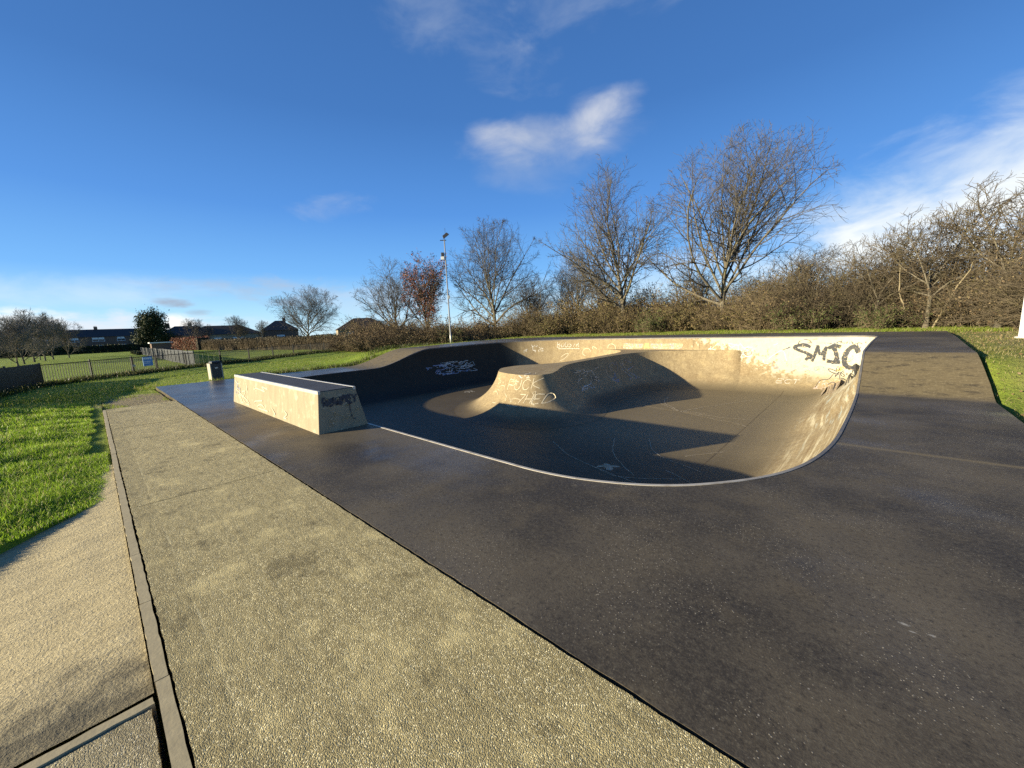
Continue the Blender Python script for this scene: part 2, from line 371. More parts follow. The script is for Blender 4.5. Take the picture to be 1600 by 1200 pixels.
M_steel = simple('pale_steel', (.50, .48, .43), .4, .35, .25, 6)
def mat_grassland():
    mt, b, p, o = new_mat('meadow'); x, y, z = b.xyz(o)
    big = b.noise(o, .09, 4, .6); mid = b.noise(o, .9, 5, .65); fin = b.noise(b.vmath('MULTIPLY', o, (1, 1, .3)), 9, 5, .75)
    c = b.mix(fin, (.075, .120, .012), (.20, .275, .028))
    c = b.mix(b.step(mid, .45, .7, 0, .6), c, (.25, .285, .04))
    c = b.mix(b.step(big, .4, .7, 0, .4), c, (.21, .255, .035))
    # worn, leaf littered turf on the right
    wr = b.math('MULTIPLY', b.step(x, 1.5, 3.0), b.step(b.noise(o, .7, 5, .65), .28, .52))
    c = b.mix(b.math('MULTIPLY', wr, .9), c, b.mix(fin, (.12, .105, .04), (.26, .22, .11)))
    # muddy end of the path
    dx = b.math('MULTIPLY', b.math('ADD', x, 17.6), .38); dy = b.math('MULTIPLY', b.math('SUBTRACT', y, .85), 1.0)
    q = b.math('ADD', b.math('MULTIPLY', dx, dx), b.math('MULTIPLY', dy, dy))
    mud = b.step(b.math('ADD', q, b.math('MULTIPLY', b.math('SUBTRACT', mid, .5), 1.8)), 1.25, .55)
    c = b.mix(mud, c, b.mix(fin, (.15, .12, .06), (.34, .285, .17)))
    b.put(p.inputs['Base Color'], c); p.inputs['Roughness'].default_value = .95; p.inputs['Specular IOR Level'].default_value = .15
    b.put(p.inputs['Normal'], b.bump(b.math('ADD', fin, mid), .9, .08))
    return mt
M_meadow = mat_grassland()
def mat_blade(name, a, bb, dry_or_lit, dryness=.12):
    mt, b, p, o = new_mat(name)
    rnd = b.n('ShaderNodeNewGeometry').outputs['Random Per Island']
    patch = b.noise(o, 1.6, 4, .6)
    c = b.mix(b.math('MULTIPLY', b.math('ADD', rnd, patch), .5), a, bb)
    c = b.mix(b.step(rnd, 1-dryness, 1-dryness*.6), c, dry_or_lit)
    b.put(p.inputs['Base Color'], c); p.inputs['Roughness'].default_value = .5; p.inputs['Specular IOR Level'].default_value = .35
    p.inputs['Subsurface Weight'].default_value = 0
    # thin blades let light through
    tr = b.n('ShaderNodeBsdfTranslucent'); b.put(tr.inputs['Color'], c)
    mx = b.n('ShaderNodeMixShader'); mx.inputs[0].default_value = .48
    out = [n for n in b.nt.nodes if n.type == 'OUTPUT_MATERIAL'][0]
    b.nt.links.new(p.outputs[0], mx.inputs[1]); b.nt.links.new(tr.outputs[0], mx.inputs[2]); b.nt.links.new(mx.outputs[0], out.inputs[0])
    return mt
M_blade = mat_blade('grass_blade', (.13, .25, .014), (.36, .50, .045), (.42, .38, .16), .17)
M_turf = mat_blade('turf_blade', (.11, .165, .014), (.27, .345, .04), (.36, .30, .14), .18)
M_dryturf = mat_blade('dry_turf', (.10, .115, .022), (.25, .245, .06), (.42, .34, .18), .35)
M_longgrass = mat_blade('rank_grass', (.025, .04, .008), (.075, .095, .02), (.22, .19, .09), .16)
def mat_bark(name, dark, light, moss=None):
    mt, b, p, o = new_mat(name)
    v = b.noise(b.vmath('MULTIPLY', o, (6, 6, 1.5)), 1, 6, .65)
    c = b.mix(v, dark, light)
    if moss: c = b.mix(b.step(b.noise(o, 1.1, 4), .5, .7, 0, .6), c, moss)
    b.put(p.inputs['Base Color'], c); p.inputs['Roughness'].default_value = .9; p.inputs['Specular IOR Level'].default_value = .1
    b.put(p.inputs['Normal'], b.bump(v, .5, .03))
    return mt
M_bark = mat_bark('tree_bark', (.065, .056, .042), (.19, .168, .125), (.12, .12, .055))
M_twig = mat_bark('tree_twig', (.040, .036, .031), (.125, .112, .093))
M_twigpale = mat_bark('pale_twig', (.09, .08, .066), (.25, .225, .185))
M_twig2 = mat_bark('hawthorn_twig', (.042, .034, .024), (.125, .102, .07), (.10, .09, .042))
M_stem = mat_bark('bramble_stem', (.06, .046, .028), (.20, .155, .10))
def mat_leaf(name, cols):
    mt, b, p, o = new_mat(name)
    rnd = b.n('ShaderNodeNewGeometry').outputs['Random Per Island']; patch = b.noise(o, .35, 4, .65)
    cr = b.n('ShaderNodeValToRGB'); b.put(cr.inputs[0], b.math('ADD', b.math('MULTIPLY', rnd, .5), b.math('MULTIPLY', b.step(patch, .3, .7), .5)))
    e = cr.color_ramp.elements
    for i, c in enumerate(cols):
        pos = i/(len(cols)-1)
        el = e[0] if i == 0 else (e[-1] if i == len(cols)-1 else e.new(pos)); el.position = pos; el.color = (*c, 1)
    b.put(p.inputs['Base Color'], cr.outputs[0]); p.inputs['Roughness'].default_value = .7; p.inputs['Specular IOR Level'].default_value = .2
    return mt
M_leafbrown = mat_leaf('brown_leaf', [(.05, .034, .018), (.12, .078, .042), (.17, .125, .07), (.07, .065, .025), (.25, .19, .115)])
M_leafolive = mat_leaf('olive_leaf', [(.04, .045, .012), (.09, .085, .028), (.13, .105, .045), (.17, .12, .06), (.075, .10, .03)])
M_leafhedge = mat_leaf('hedge_leaf', [(.035, .03, .018), (.075, .062, .036), (.11, .09, .055), (.06, .06, .025)])
M_leafred = mat_leaf('russet_leaf', [(.13, .04, .025), (.21, .065, .04), (.17, .085, .045), (.22, .11, .06)])
M_leafever = mat_leaf('evergreen_leaf', [(.012, .022, .008), (.025, .04, .012), (.05, .06, .02), (.075, .075, .03)])
M_iron = simple('dark_railing', (.018, .02, .022), .45, .3, .3, 5)
M_railgrey = simple('grey_railing', (.05, .055, .065), .5, .2, .3, 5)

# ------------------------------------------------------------------ skate bowl geometry
#GEO-BEGIN
ZF, RAD, ZH, RADH = -1.35, 2.15, .17, 2.05
def sstep(v, a, b):
    t = np.clip((v-a)/(b-a), 0, 1); return t*t*(3-2*t)
def deckz(x, y):
    x = np.asarray(x, float); y = np.asarray(y, float)
    t = np.clip((x+18)/18, 0, 1); f = 9.6*(1-t)+11.35*t; g = 13.2*(1-t)+13.3*t
    s = np.clip((y-f)/(g-f), 0, 1); k = 1-.75*t
    s = s*(1-k) + (s*s*(3-2*s))*k
    return .79*s + .09*sstep(y, 13.3, 20)
def catmull(P, step):
    P = np.asarray(P, float); n = len(P); out = []
    for i in range(n):
        p0, p1, p2, p3 = P[i-1], P[i], P[(i+1) % n], P[(i+2) % n]
        k = max(2, int(np.linalg.norm(p2-p1)/step))
        d01, d12, d23 = [max(1e-3, np.linalg.norm(b-a))**.5 for a, b in ((p0, p1), (p1, p2), (p2, p3))]
        t0, t1 = 0, d01; t2 = t1+d12; t3 = t2+d23
        t = np.linspace(t1, t2, k, endpoint=False)[:, None]
        A1 = (t1-t)/(t1-t0)*p0+(t-t0)/(t1-t0)*p1; A2 = (t2-t)/(t2-t1)*p1+(t-t1)/(t2-t1)*p2; A3 = (t3-t)/(t3-t2)*p2+(t-t2)/(t3-t2)*p3
        B1 = (t2-t)/(t2-t0)*A1+(t-t0)/(t2-t0)*A2; B2 = (t3-t)/(t3-t1)*A2+(t-t1)/(t3-t1)*A3
        out.append((t2-t)/(t2-t1)*B1+(t-t1)/(t2-t1)*B2)
    return np.concatenate(out)
def resample(P, step):
    d = np.linalg.norm(np.roll(P, -1, 0)-P, axis=1); s = np.concatenate([[0], np.cumsum(d)]); n = int(s[-1]/step)
    q = np.linspace(0, s[-1], n, endpoint=False); Q = np.vstack([P, P[:1]])
    return np.stack([np.interp(q, s, Q[:, 0]), np.interp(q, s, Q[:, 1])], 1)
RIM_CTRL = [(-15.4, 3.6), (-12, 3.585), (-9, 3.58), (-6, 3.58), (-3.6, 3.58), (-3.0, 3.59), (-2.53, 3.66), (-2.1, 3.80), (-1.73, 3.98), (-1.4, 4.22), (-1.15, 4.48),
    (-.9, 4.80), (-.69, 5.16), (-.53, 5.58), (-.42, 6.04), (-.345, 6.53), (-.29, 7.1), (-.23, 8.5), (-.19, 10), (-.16, 12), (-.12, 14), (-.02, 16.5), (.09, 18.4), (.14, 19.3),
    (.04, 19.85), (-.25, 20.18), (-.7, 20.34), (-2, 20.4), (-5, 20.42), (-9, 20.42), (-12, 20.40), (-13.4, 20.24), (-14.9, 19.75), (-16.2, 18.95), (-17.3, 17.8), (-18.05, 16.3), (-18.4, 14.7), (-18.5, 13),
    (-18.5, 11), (-18.5, 9), (-18.5, 7.2), (-18.3, 6.0), (-17.75, 4.95), (-16.8, 4.05)]
RIM = resample(catmull(RIM_CTRL, .04), .08)
RIMZ = deckz(RIM[:, 0], RIM[:, 1])
def _near(Q, P):
    """distance from each Q to closed polyline P, with index of nearest sample and exact segment distance"""
    Q = np.asarray(Q, float); best = np.full(len(Q), 1e9); idx = np.zeros(len(Q), int)
    A = P; B = np.roll(P, -1, 0); AB = B-A; L2 = (AB**2).sum(1); tb = np.zeros(len(Q))
    for k in range(0, len(Q), 2000):
        q = Q[k:k+2000, None, :]; t = np.clip(((q-A)*AB).sum(2)/L2, 0, 1); d = ((q-A-AB*t[..., None])**2).sum(2)
        j = d.argmin(1); r = np.arange(len(j)); best[k:k+2000] = np.sqrt(d[r, j]); idx[k:k+2000] = j; tb[k:k+2000] = t[r, j]
    return best, idx, tb
def inside(Q, P):
    Q = np.asarray(Q, float); c = np.zeros(len(Q), bool)
    for (x0, y0), (x1, y1) in zip(P, np.roll(P, -1, 0)):
        cond = ((y0 > Q[:, 1]) != (y1 > Q[:, 1])); 
        if y1 != y0: c ^= cond & (Q[:, 0] < (x1-x0)*(Q[:, 1]-y0)/(y1-y0)+x0)
    return c
def basin_z(Q):
    d, j, t = _near(Q, RIM); zr = RIMZ[j]*(1-t)+RIMZ[(j+1) % len(RIM)]*t; h = zr-ZF
    run = np.where(h < RAD, np.sqrt(np.maximum(0, 2*RAD*h-h*h)), RAD)
    s = np.clip(run-d, 0, RAD*.9999)
    return np.minimum(ZF+RAD-np.sqrt(RAD*RAD-s*s) + np.where(h > RAD, (h-RAD)*np.clip(1-d/.12, 0, 1), 0), zr)
PLAT = resample(catmull([(-10.89, 10.95), (-10.53, 10.6), (-9.96, 10.36), (-9.17, 10.2), (-8.53, 10.38), (-8.28, 10.82), (-8.47, 11.52), (-8.9, 12.4), (-9.22, 13.38), (-9.25, 14.46), (-9.14, 16.1), (-8.95, 17.65), (-8.6, 18.5), (-8.1, 19.15), (-7.3, 19.65), (-6.4, 19.98), (-5.4, 20.18), (-4.5, 20.27), (-4.3, 20.6), (-8.5, 20.75), (-12.2, 20.7), (-12.2, 20.3), (-11.3, 20.16), (-10.6, 19.9), (-9.95, 19.4), (-9.6, 18.5), (-9.61, 16.85), (-9.76, 14.81), (-9.97, 13.83), (-10.5, 13.1), (-11.15, 12.35), (-11.24, 11.52)], .03), .04)
def zh(y): return .10+.17*np.clip((np.asarray(y, float)-10.5)/9, 0, 1)
def hump_z(Q):
    Q = np.asarray(Q, float); d, j, t = _near(Q, PLAT); ins = inside(Q, PLAT); py = PLAT[j, 1]*(1-t)+PLAT[(j+1) % len(PLAT), 1]*t
    h = zh(np.where(ins, Q[:, 1], py))-ZF; run = np.sqrt(2*RADH*h-h*h)
    s = np.clip(run-np.where(ins, 0, d), 0, None)
    return ZF+RADH-np.sqrt(RADH*RADH-s*s)
def surf_z(Q): return np.maximum(basin_z(Q), hump_z(Q))
#GEO-END

# ------------------------------------------------------------------ ground, deck, path
def noise2(x, y, s=1.0, seed=0):
    """cheap smooth value noise on arrays, about -1..1"""
    x = np.asarray(x, float); y = np.asarray(y, float); x, y = (.83*x-.56*y)/s + seed*13.7, (.56*x+.83*y)/s + seed*7.3
    xi = np.floor(x); yi = np.floor(y); fx = x-xi; fy = y-yi; fx = fx*fx*(3-2*fx); fy = fy*fy*(3-2*fy)
    def hsh(a, b): v = np.sin(a*127.1+b*311.7)*43758.5453; return v-np.floor(v)
    v = (hsh(xi, yi)*(1-fx)+hsh(xi+1, yi)*fx)*(1-fy)+(hsh(xi, yi+1)*(1-fx)+hsh(xi+1, yi+1)*fx)*fy
    return v*2-1
def ground_z(x, y):
    x = np.asarray(x, float); y = np.asarray(y, float)
    w = sstep(x, -31, -23)*(1-sstep(y, 60, 110))
    far = np.hypot(x+8, y-12)
    return -.10 + deckz(x, y)*w + .05*noise2(x, y, 2.7, 1)*sstep(far, 10, 30) + .02*noise2(x, y, .9, 2)
def build_ground():
    def axis(lo, hi, st, ext):
        a = list(np.arange(lo, hi, st)); s = st; v = a[-1]; up = []
        while v < ext: s *= 1.25; v += s; up.append(v)
        s = st; v = a[0]; dn = []
        while v > -ext: s *= 1.25; v -= s; dn.append(v)
        return np.array(dn[::-1]+a+up)
    xs = axis(-60, 16, .4, 3500); ys = axis(-14, 46, .4, 3500)
    xs = np.unique(np.concatenate([xs, [-21.46, -21.3, -19.1, -18.9, -15.62, -15.5, 1.7, 1.84]])); ys = np.unique(np.concatenate([ys, [-6.2, -6.0, -.07, .0, 1.5, 1.54, 1.62, 24.3, 24.6]]))
    X, Y = np.meshgrid(xs, ys); Z = ground_z(X, Y)
    under = (X > -21.35) & (X < 1.75) & (Y > 1.6) & (Y < 24.25)
    pth = (X > -15.55) & (X < 8) & (Y > -.01) & (Y < 1.55)
    bk = (X > -18.95) & (X < 8) & (Y > -6.05) & (Y < -.005)
    Z = np.where(under | pth | bk, np.minimum(Z, -.60), Z)
    n = len(xs); k = len(ys)
    I = np.arange(n*k).reshape(k, n)
    Fq = np.stack([I[:-1, :-1], I[:-1, 1:], I[1:, 1:], I[1:, :-1]], -1).reshape(-1, 4)
    hole = (X > -20.5) & (X < .9) & (Y > 2.2) & (Y < 23.2); hf = hole.ravel()
    Fq = Fq[~hf[Fq].all(1)]
    o = mesh_np('ground', np.stack([X, Y, Z], -1).reshape(-1, 3), Fq, M_meadow, smooth=True); tag(o, kind='structure')
build_ground()

OUTER = [(1.8, 1.57), (1.8, 12.0), (1.74, 13.3), (2.2, 23.3), (-4, 24.5), (-12, 24.5), (-19.2, 24.0), (-21.4, 22), (-21.4, 1.57)]
def build_deck():
    c = np.array([-8.6, 11.2]); n = len(RIM); P = np.array(OUTER, float)
    out = np.zeros((n, 2))
    for i in range(n):
        d = RIM[i]-c; best = 1e9
        for a, b in zip(P, np.roll(P, -1, 0)):
            M = np.array([d, a-b]).T; det = np.linalg.det(M)
            if abs(det) < 1e-9: continue
            t, s = np.linalg.solve(M, a-c)
            if t > 0 and -1e-6 <= s <= 1+1e-6: best = min(best, t)
        out[i] = c+d*best
    for q in P:                                     # make sure the real corners are vertices
        out[np.linalg.norm(out-q, axis=1).argmin()] = q
    M = 30; V = []
    for k in range(M+1):
        t = k/M; p = RIM*(1-t)+out*t
        if k == M:
            p = p.copy(); near = np.abs(p[:, 1]-1.57) < .01; p[near, 1] += RNG.uniform(-.004, .006, near.sum())
        V.append(np.column_stack([p, deckz(p[:, 0], p[:, 1])]))
    rim_in, rim_out = V[0], V[-1]
    V = np.array(V); K = len(V)
    I = np.arange(K*n).reshape(K, n); J = np.roll(I, -1, 1)
    Fq = np.stack([I[:-1], J[:-1], J[1:], I[1:]], -1).reshape(-1, 4)[:, ::-1]
    # separate skirts so that the flat deck keeps crisp edges
    skirt = [rim_out, rim_out-[0, 0, .45], rim_in-[0, 0, .02], rim_in]; b0 = K*n; A_ = np.arange(n); B_ = np.roll(A_, -1)
    V = np.concatenate([V, np.array(skirt)])
    Fq = np.concatenate([Fq] + [np.stack([b0+k*n+A_, b0+k*n+B_, b0+(k+1)*n+B_, b0+(k+1)*n+A_], -1)[:, ::-1] for k in (0, 2)])
    sm_ = True
    tag(mesh_np('deck', V.reshape(-1, 3), Fq, M_deck, smooth=sm_), kind='structure')
build_deck()

def slab(mb, x0, x1, y0, y1, z0, z1, jit=.004, st=.05):
    top = []
    nx = max(2, int((x1-x0)/st)); 
    for i in range(nx): top.append((x0+(x1-x0)*i/nx, y0+random.uniform(-jit, jit)))
    ny = max(2, int((y1-y0)/st))
    for i in range(ny): top.append((x1+random.uniform(-jit, jit), y0+(y1-y0)*i/ny))
    for i in range(nx): top.append((x1-(x1-x0)*i/nx, y1+random.uniform(-jit, jit)))
    for i in range(ny): top.append((x0+random.uniform(-jit, jit), y1-(y1-y0)*i/ny))
    mb.hexa([(x, y, z0) for x, y in top], [(x, y, z1) for x, y in top])
pm = MB()
for a, c, dz in ((-15.6, -11.775, .004), (-11.755, -5.872, .002), (-5.852, .05, .004), (.07, 7, .003)): slab(pm, a, c, .058, 1.545, -.3, dz)
tag(pm.build('path', M_path), kind='structure')
km = MB(); kx = -15.5
kerbz = []
while kx < 6:
    L = .915; dy = random.uniform(-.006, .006); dzz = random.uniform(-.004, .010)
    slab(km, kx, kx+L-.008, -.014+dy*.5, .044+dy*.5, -.35, .002+dzz*.4, .003, .07); kx += L
slab(km, -2.600, -2.545, -5, -.030, -.35, -.006, .004, .07)
M_kerb = simple('kerb_concrete', (.34, .285, .17), .85, 0, .3, 9, .12)
tag(km.build('kerb', M_kerb), kind='structure')
sm = MB(); slab(sm, -2.530, 6, -5, -.040, -.4, -.014, .006, .06); tag(sm.build('slab', M_slab), kind='structure')
def bank_z(x, y):
    d = np.clip(-.02-y, 0, 9)
    s = sstep(-x, 2.62, 3.9)
    return -.012 - s*(.13*d*np.clip(d/.12, 0, 1)) - .018*np.exp(-((x+2.72)/.10)**2) + .006*noise2(x, y, .25, 4) + .010*noise2(x, y, .7, 5)
def build_bank():
    xs = np.arange(-8.4, -2.61, .05); ys = np.arange(-5, -.049, .05); ys[-1] = -.022
    X, Y = np.meshgrid(xs, ys); Z = bank_z(X, Y); I = np.arange(X.size).reshape(X.shape)
    Fq = np.stack([I[:-1, :-1], I[:-1, 1:], I[1:, 1:], I[1:, :-1]], -1).reshape(-1, 4)
    tag(mesh_np('bank', np.stack([X, Y, Z], -1).reshape(-1, 3), Fq, M_bank, smooth=True), kind='structure')
build_bank()
def mound_edge(y): return -6.70 + (-.04-y)*.98
def mound_z(x, y):
    e = np.clip(mound_edge(y)-x, 0, 9)
    b = .27*np.exp(-((y+2.7)/1.35)**2)*sstep(x, -19.2, -16.5)*sstep(e, .3, 3.0)
    return -.055*np.maximum(sstep(-y, 2.5, 5.5), sstep(-x, 16.5, 18.9)) - .05 + b + .006*noise2(x, y, .8, 3)*sstep(-y, .2, 1.0)
def build_mound():
    ys = np.linspace(-6.5, -.022, 90); ts = np.linspace(0, 1, 150); V = []
    for y in ys:
        xe = float(mound_edge(y)) + .05*float(noise2(np.array(y), np.array(.3), .3, 9)); x = -19.5+(xe+19.5)*ts
        z = mound_z(x, np.full_like(x, y)); V.append(np.column_stack([np.append(x, xe+.03), np.full(151, y), np.append(z, z[-1]-1.2)]))
    V = np.array(V); I = np.arange(V.shape[0]*V.shape[1]).reshape(V.shape[:2])
    Fq = np.stack([I[:-1, :-1], I[:-1, 1:], I[1:, 1:], I[1:, :-1]], -1).reshape(-1, 4)
    tag(mesh_np('mound', V.reshape(-1, 3), Fq, M_meadow, smooth=True), kind='structure')
build_mound()

# ------------------------------------------------------------------ grass
def blades(name, P, h, w, mat, lean=.45, label=None):
    """P (n,3) roots; one bent two-quad blade each"""
    n = len(P); a = RNG.uniform(0, 2*math.pi, n); dirv = np.stack([np.cos(a), np.sin(a)], 1)
    b = RNG.uniform(0, 2*math.pi, n); side = np.stack([np.cos(b), np.sin(b)], 1)*w[:, None]*.5
    ln = RNG.uniform(.15, 1, n)*lean; V = np.zeros((n, 6, 3), np.float32)
    for k, (t, ws) in enumerate(((0, 1), (.5, .85), (1, .12))):
        off = dirv*(ln*h*t*t)[:, None]; z = P[:, 2]+h*t*(1-.35*ln*t)
        V[:, 2*k, :2] = P[:, :2]+off-side*ws; V[:, 2*k+1, :2] = P[:, :2]+off+side*ws; V[:, 2*k, 2] = V[:, 2*k+1, 2] = z
    base = np.arange(n)[:, None]*6
    Fq = np.concatenate([base+[0, 1, 3, 2], base+[2, 3, 5, 4]])
    return mesh_np(name, V.reshape(-1, 3), Fq, mat)
def scatter(n, x0, x1, y0, y1): return RNG.uniform(x0, x1, n), RNG.uniform(y0, y1, n)
def grass_mound():
    N = 190000
    y = -.06-np.abs(RNG.uniform(0, 1, N)**1.4)*4.2; xe = mound_edge(y)
    t = RNG.uniform(0, 1, N)**.62; x = -18.8+(xe+.03+18.8)*t
    clump = noise2(x, y, .35, 6)+.6*noise2(x, y, .9, 7)
    keep = (RNG.uniform(-1.1, .8, N) < clump+.75) & ~((y > -.26-.1*noise2(x, y, .4, 8)) & (x < -9.5)) & (y < -.045)
    x, y, clump = x[keep], y[keep], clump[keep]
    h = (.105+.030*np.clip(clump, -.5, .9))*RNG.uniform(.7, 1.5, len(x))*np.clip(.35-y*.75, .4, 1.05)*np.clip(.55+(mound_edge(y)-x)*.5, .55, 1)
    P = np.column_stack([x, y, mound_z(x, y)-.012])
    tag(blades('mound_grass', P, h, RNG.uniform(.005, .010, len(x))*np.clip(-x/8, 1, 2), M_blade, .75), 'lush bright green tufted grass on the mound beside the path', 'grass', kind='stuff')
grass_mound()
def grass_lawns():
    xs, ys, hs, ws = [], [], [], []
    def patch(n, x0, x1, y0, y1, h, w, s=.5, cut=.0, cond=None):
        x, y = scatter(n, x0, x1, y0, y1); c = noise2(x, y, s, 11)+.5*noise2(x, y, s*3, 12); k = RNG.uniform(-1, 1, n) < c+cut
        if cond is not None: k &= cond(x, y)
        x, y, c = x[k], y[k], c[k]; xs.append(x); ys.append(y); hs.append(h*(1+.45*c)*RNG.uniform(.6, 1.4, len(x))); ws.append(np.full(len(x), w))
    notdeck = lambda x, y: ~((x > -21.43) & (y > 1.5) & (y < 24.55) & (x < 1.83+.04*np.clip(y-13, 0, 9)))
    mudd = lambda x, y: notdeck(x, y) & ((x < -15.6) | (y < -.1) | (y > 1.6)) & (((x+17.6)*.38)**2+(y-.85)**2 > .5+.6*noise2(x, y, .6, 13))
    patch(26000, -24.5, -15.4, -3.5, 1.6, .065, .010, .5, .25, mudd)
    patch(42000, -34, -21.4, -5, 26, .075, .014, .8, .1, notdeck)
    patch(5000, -22.5, -21.3, 1, 24, .14, .014, .9, .0, notdeck)
    patch(60000, -24, 4, 24.2, 33, .12, .016, .9, .3, notdeck)
    x = np.concatenate(xs); y = np.concatenate(ys); P = np.column_stack([x, y, ground_z(x, y)-.01])
    tag(blades('lawn_grass', P, np.concatenate(hs), np.concatenate(ws), M_turf, .7), 'mown grass and short tufts around the edges of the skate deck', 'grass', kind='stuff')
grass_lawns()
def worn_turf():
    N = 90000; x, y = scatter(N, 1.80, 10, 6, 31); c = noise2(x, y, .6, 14)+.6*noise2(x, y, 1.9, 15)
    k = (RNG.uniform(-1.1, .7, N) < c) & (x > 1.84+.04*np.clip(y-13, 0, 9)); x, y, c = x[k], y[k], c[k]
    P = np.column_stack([x, y, ground_z(x, y)-.01]); tag(blades('worn_turf', P, .04*(1+.5*c)*RNG.uniform(.6, 1.5, len(x)), np.full(len(x), .009), M_dryturf, .8), 'thin yellowish worn turf on the bank right of the deck', 'grass', kind='stuff')
    x, y = scatter(7000, 1.9, 9, 6, 30); k = (noise2(x, y, 1.3, 19) > RNG.uniform(-.6, 1, len(x))) & (x > 1.88+.04*np.clip(y-13, 0, 9)); x, y = x[k], y[k]; C = np.column_stack([x, y, ground_z(x, y)+.03])
    x2, y2 = scatter(3000, -23, 3, 24.7, 29); C2 = np.column_stack([x2, y2, ground_z(x2, y2)+.05]); rg = np.random.default_rng(77)
    tag(mesh_np('leaf_litter', *leaf_quads(np.concatenate([C, C2]), .055, rg), M_leafbrown), 'pale fallen leaves scattered over the worn turf', 'leaf litter', kind='stuff')
def leaf_quads(C, size, rng):
    n = len(C); a = norm(rng.normal(0, 1, (n, 3))); b = norm(np.cross(a, rng.normal(0, 1, (n, 3)))); s = (size*rng.uniform(.6, 1.4, n))[:, None]
    V = np.stack([C-a*s*.5, C+b*s*.32, C+a*s*.5, C-b*s*.32], 1); return V.reshape(-1, 3), np.arange(n*4).reshape(n, 4)
def norm(v): return v/(np.linalg.norm(v, axis=-1, keepdims=True)+1e-9)
worn_turf()

# ------------------------------------------------------------------ the skate bowl
bowl = empty('skate_bowl', (0, 0, 0), 'sunken tan concrete skate bowl with curved graffitied walls and a central hump', 'skate bowl')
def build_basin():
    n = len(RIM); M = 130
    cx = np.clip(RIM[:, 0], -12.0, -6.0); C = np.column_stack([cx, np.full(n, 11.8)])
    V = []
    for k in range(M+1):
        t = (k/M)**1.25
        V.append(RIM*(1-t)+C*t)
    Q = np.concatenate(V); Z = basin_z(Q); Z[:n] = RIMZ-.004
    I = np.arange((M+1)*n).reshape(M+1, n); J = np.roll(I, -1, 1)
    Fq = np.stack([I[:-1], J[:-1], J[1:], I[1:]], -1).reshape(-1, 4)
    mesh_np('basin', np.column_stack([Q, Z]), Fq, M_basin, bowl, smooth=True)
build_basin()
def build_hump():
    st = .045; xs = np.arange(-14.2, -2.4, st); ys = np.arange(7.3, 20.75, st); X, Y = np.meshgrid(xs, ys); Q = np.column_stack([X.ravel(), Y.ravel()])
    d, j, t = _near(Q, PLAT); A = PLAT[j]*(1-t[:, None])+PLAT[(j+1) % len(PLAT)]*t[:, None]
    sn = d < st*.72
    Q[sn] = A[sn]                                    # pull the nearest grid points onto the plateau edge
    Z = hump_z(Q); Z[sn] = zh(Q[sn, 1]); onp = sn | inside(Q, PLAT)
    I = np.arange(X.size).reshape(X.shape); Fq = np.stack([I[:-1, :-1], I[:-1, 1:], I[1:, 1:], I[1:, :-1]], -1).reshape(-1, 4)
    ok = (Z > ZF+.0025) & (Q[:, 1] < 20.5)
    Fq = Fq[ok[Fq].all(1)]
    used = np.unique(Fq); mp = np.full(len(Q), -1); mp[used] = np.arange(len(used))
    V = np.column_stack([Q, Z])[used]; Fq = mp[Fq]
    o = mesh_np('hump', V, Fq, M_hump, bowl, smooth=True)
    me = o.data
    # crisp edge round the flat top
    top = onp[used]; sm = ~top[Fq].all(1); me.polygons.foreach_set('use_smooth', sm)
    ed = np.zeros(len(me.edges)*2, np.int32); me.edges.foreach_get('vertices', ed); ed = ed.reshape(-1, 2)
    on = np.zeros(len(Q), bool); on[sn] = True; on = on[used]
    at = me.attributes.new('sharp_edge', 'BOOLEAN', 'EDGE'); at.data.foreach_set('value', on[ed].all(1))
build_hump()
def build_coping():
    n = len(RIM); tn = np.roll(RIM, -1, 0)-np.roll(RIM, 1, 0); tn /= np.linalg.norm(tn, axis=1)[:, None]; nr = np.column_stack([tn[:, 1], -tn[:, 0]])
    w = .036; V = []
    for off, dz in ((-.006, -.05), (-.006, .007), (w, .007), (w, -.03)):
        V.append(np.column_stack([RIM+nr*off, RIMZ+dz]))
    V = np.array(V); I = np.arange(4*n).reshape(4, n); J = np.roll(I, -1, 1)
    Fq = np.concatenate([np.stack([I[k], J[k], J[k+1], I[k+1]], -1) for k in range(3)])
    mesh_np('coping', V.reshape(-1, 3), Fq[:, ::-1], M_coping, bowl)
build_coping()

# ------------------------------------------------------------------ writing and marks on the concrete
class WallTable:
    """point on a wall at a height z, from a table of the surface heights; axis 1: rows over x, searched along y"""
    def __init__(s, fn, axis, f0, f1, lo, hi):
        s.axis = axis; s.f = np.arange(f0, f1, .08); s.q = np.linspace(lo, hi, 110)
        A, B = np.meshgrid(s.f, s.q, indexing='ij')
        Q = np.column_stack([A.ravel(), B.ravel()] if axis == 1 else [B.ravel(), A.ravel()])
        Z = np.maximum.accumulate(fn(Q).reshape(A.shape) + np.linspace(0, 1e-6, 110), axis=1)
        s.zs = np.linspace(-1.349, .88, 160); s.T = np.array([np.interp(s.zs, r, s.q) for r in Z])
    def __call__(s, a, z):
        a = np.asarray(a, float); z = np.asarray(z, float)
        i = np.clip((a-s.f[0])/.08, 0, len(s.f)-1.001); j = np.clip((z-s.zs[0])/(s.zs[1]-s.zs[0]), 0, 158.99)
        i0 = i.astype(int); j0 = j.astype(int); u = i-i0; v = j-j0; T = s.T
        r = (T[i0, j0]*(1-u)+T[i0+1, j0]*u)*(1-v)+(T[i0, j0+1]*(1-u)+T[i0+1, j0+1]*u)*v
        return np.column_stack([a, r, z] if s.axis == 1 else [r, a, z])
far_pt = WallTable(basin_z, 1, -18, .1, 17.0, 20.43)
left_pt = WallTable(basin_z, 0, 8, 19, -15.5, -18.52)
hump_pt = WallTable(hump_z, 1, -11.4, -7.4, 7.2, 10.6)
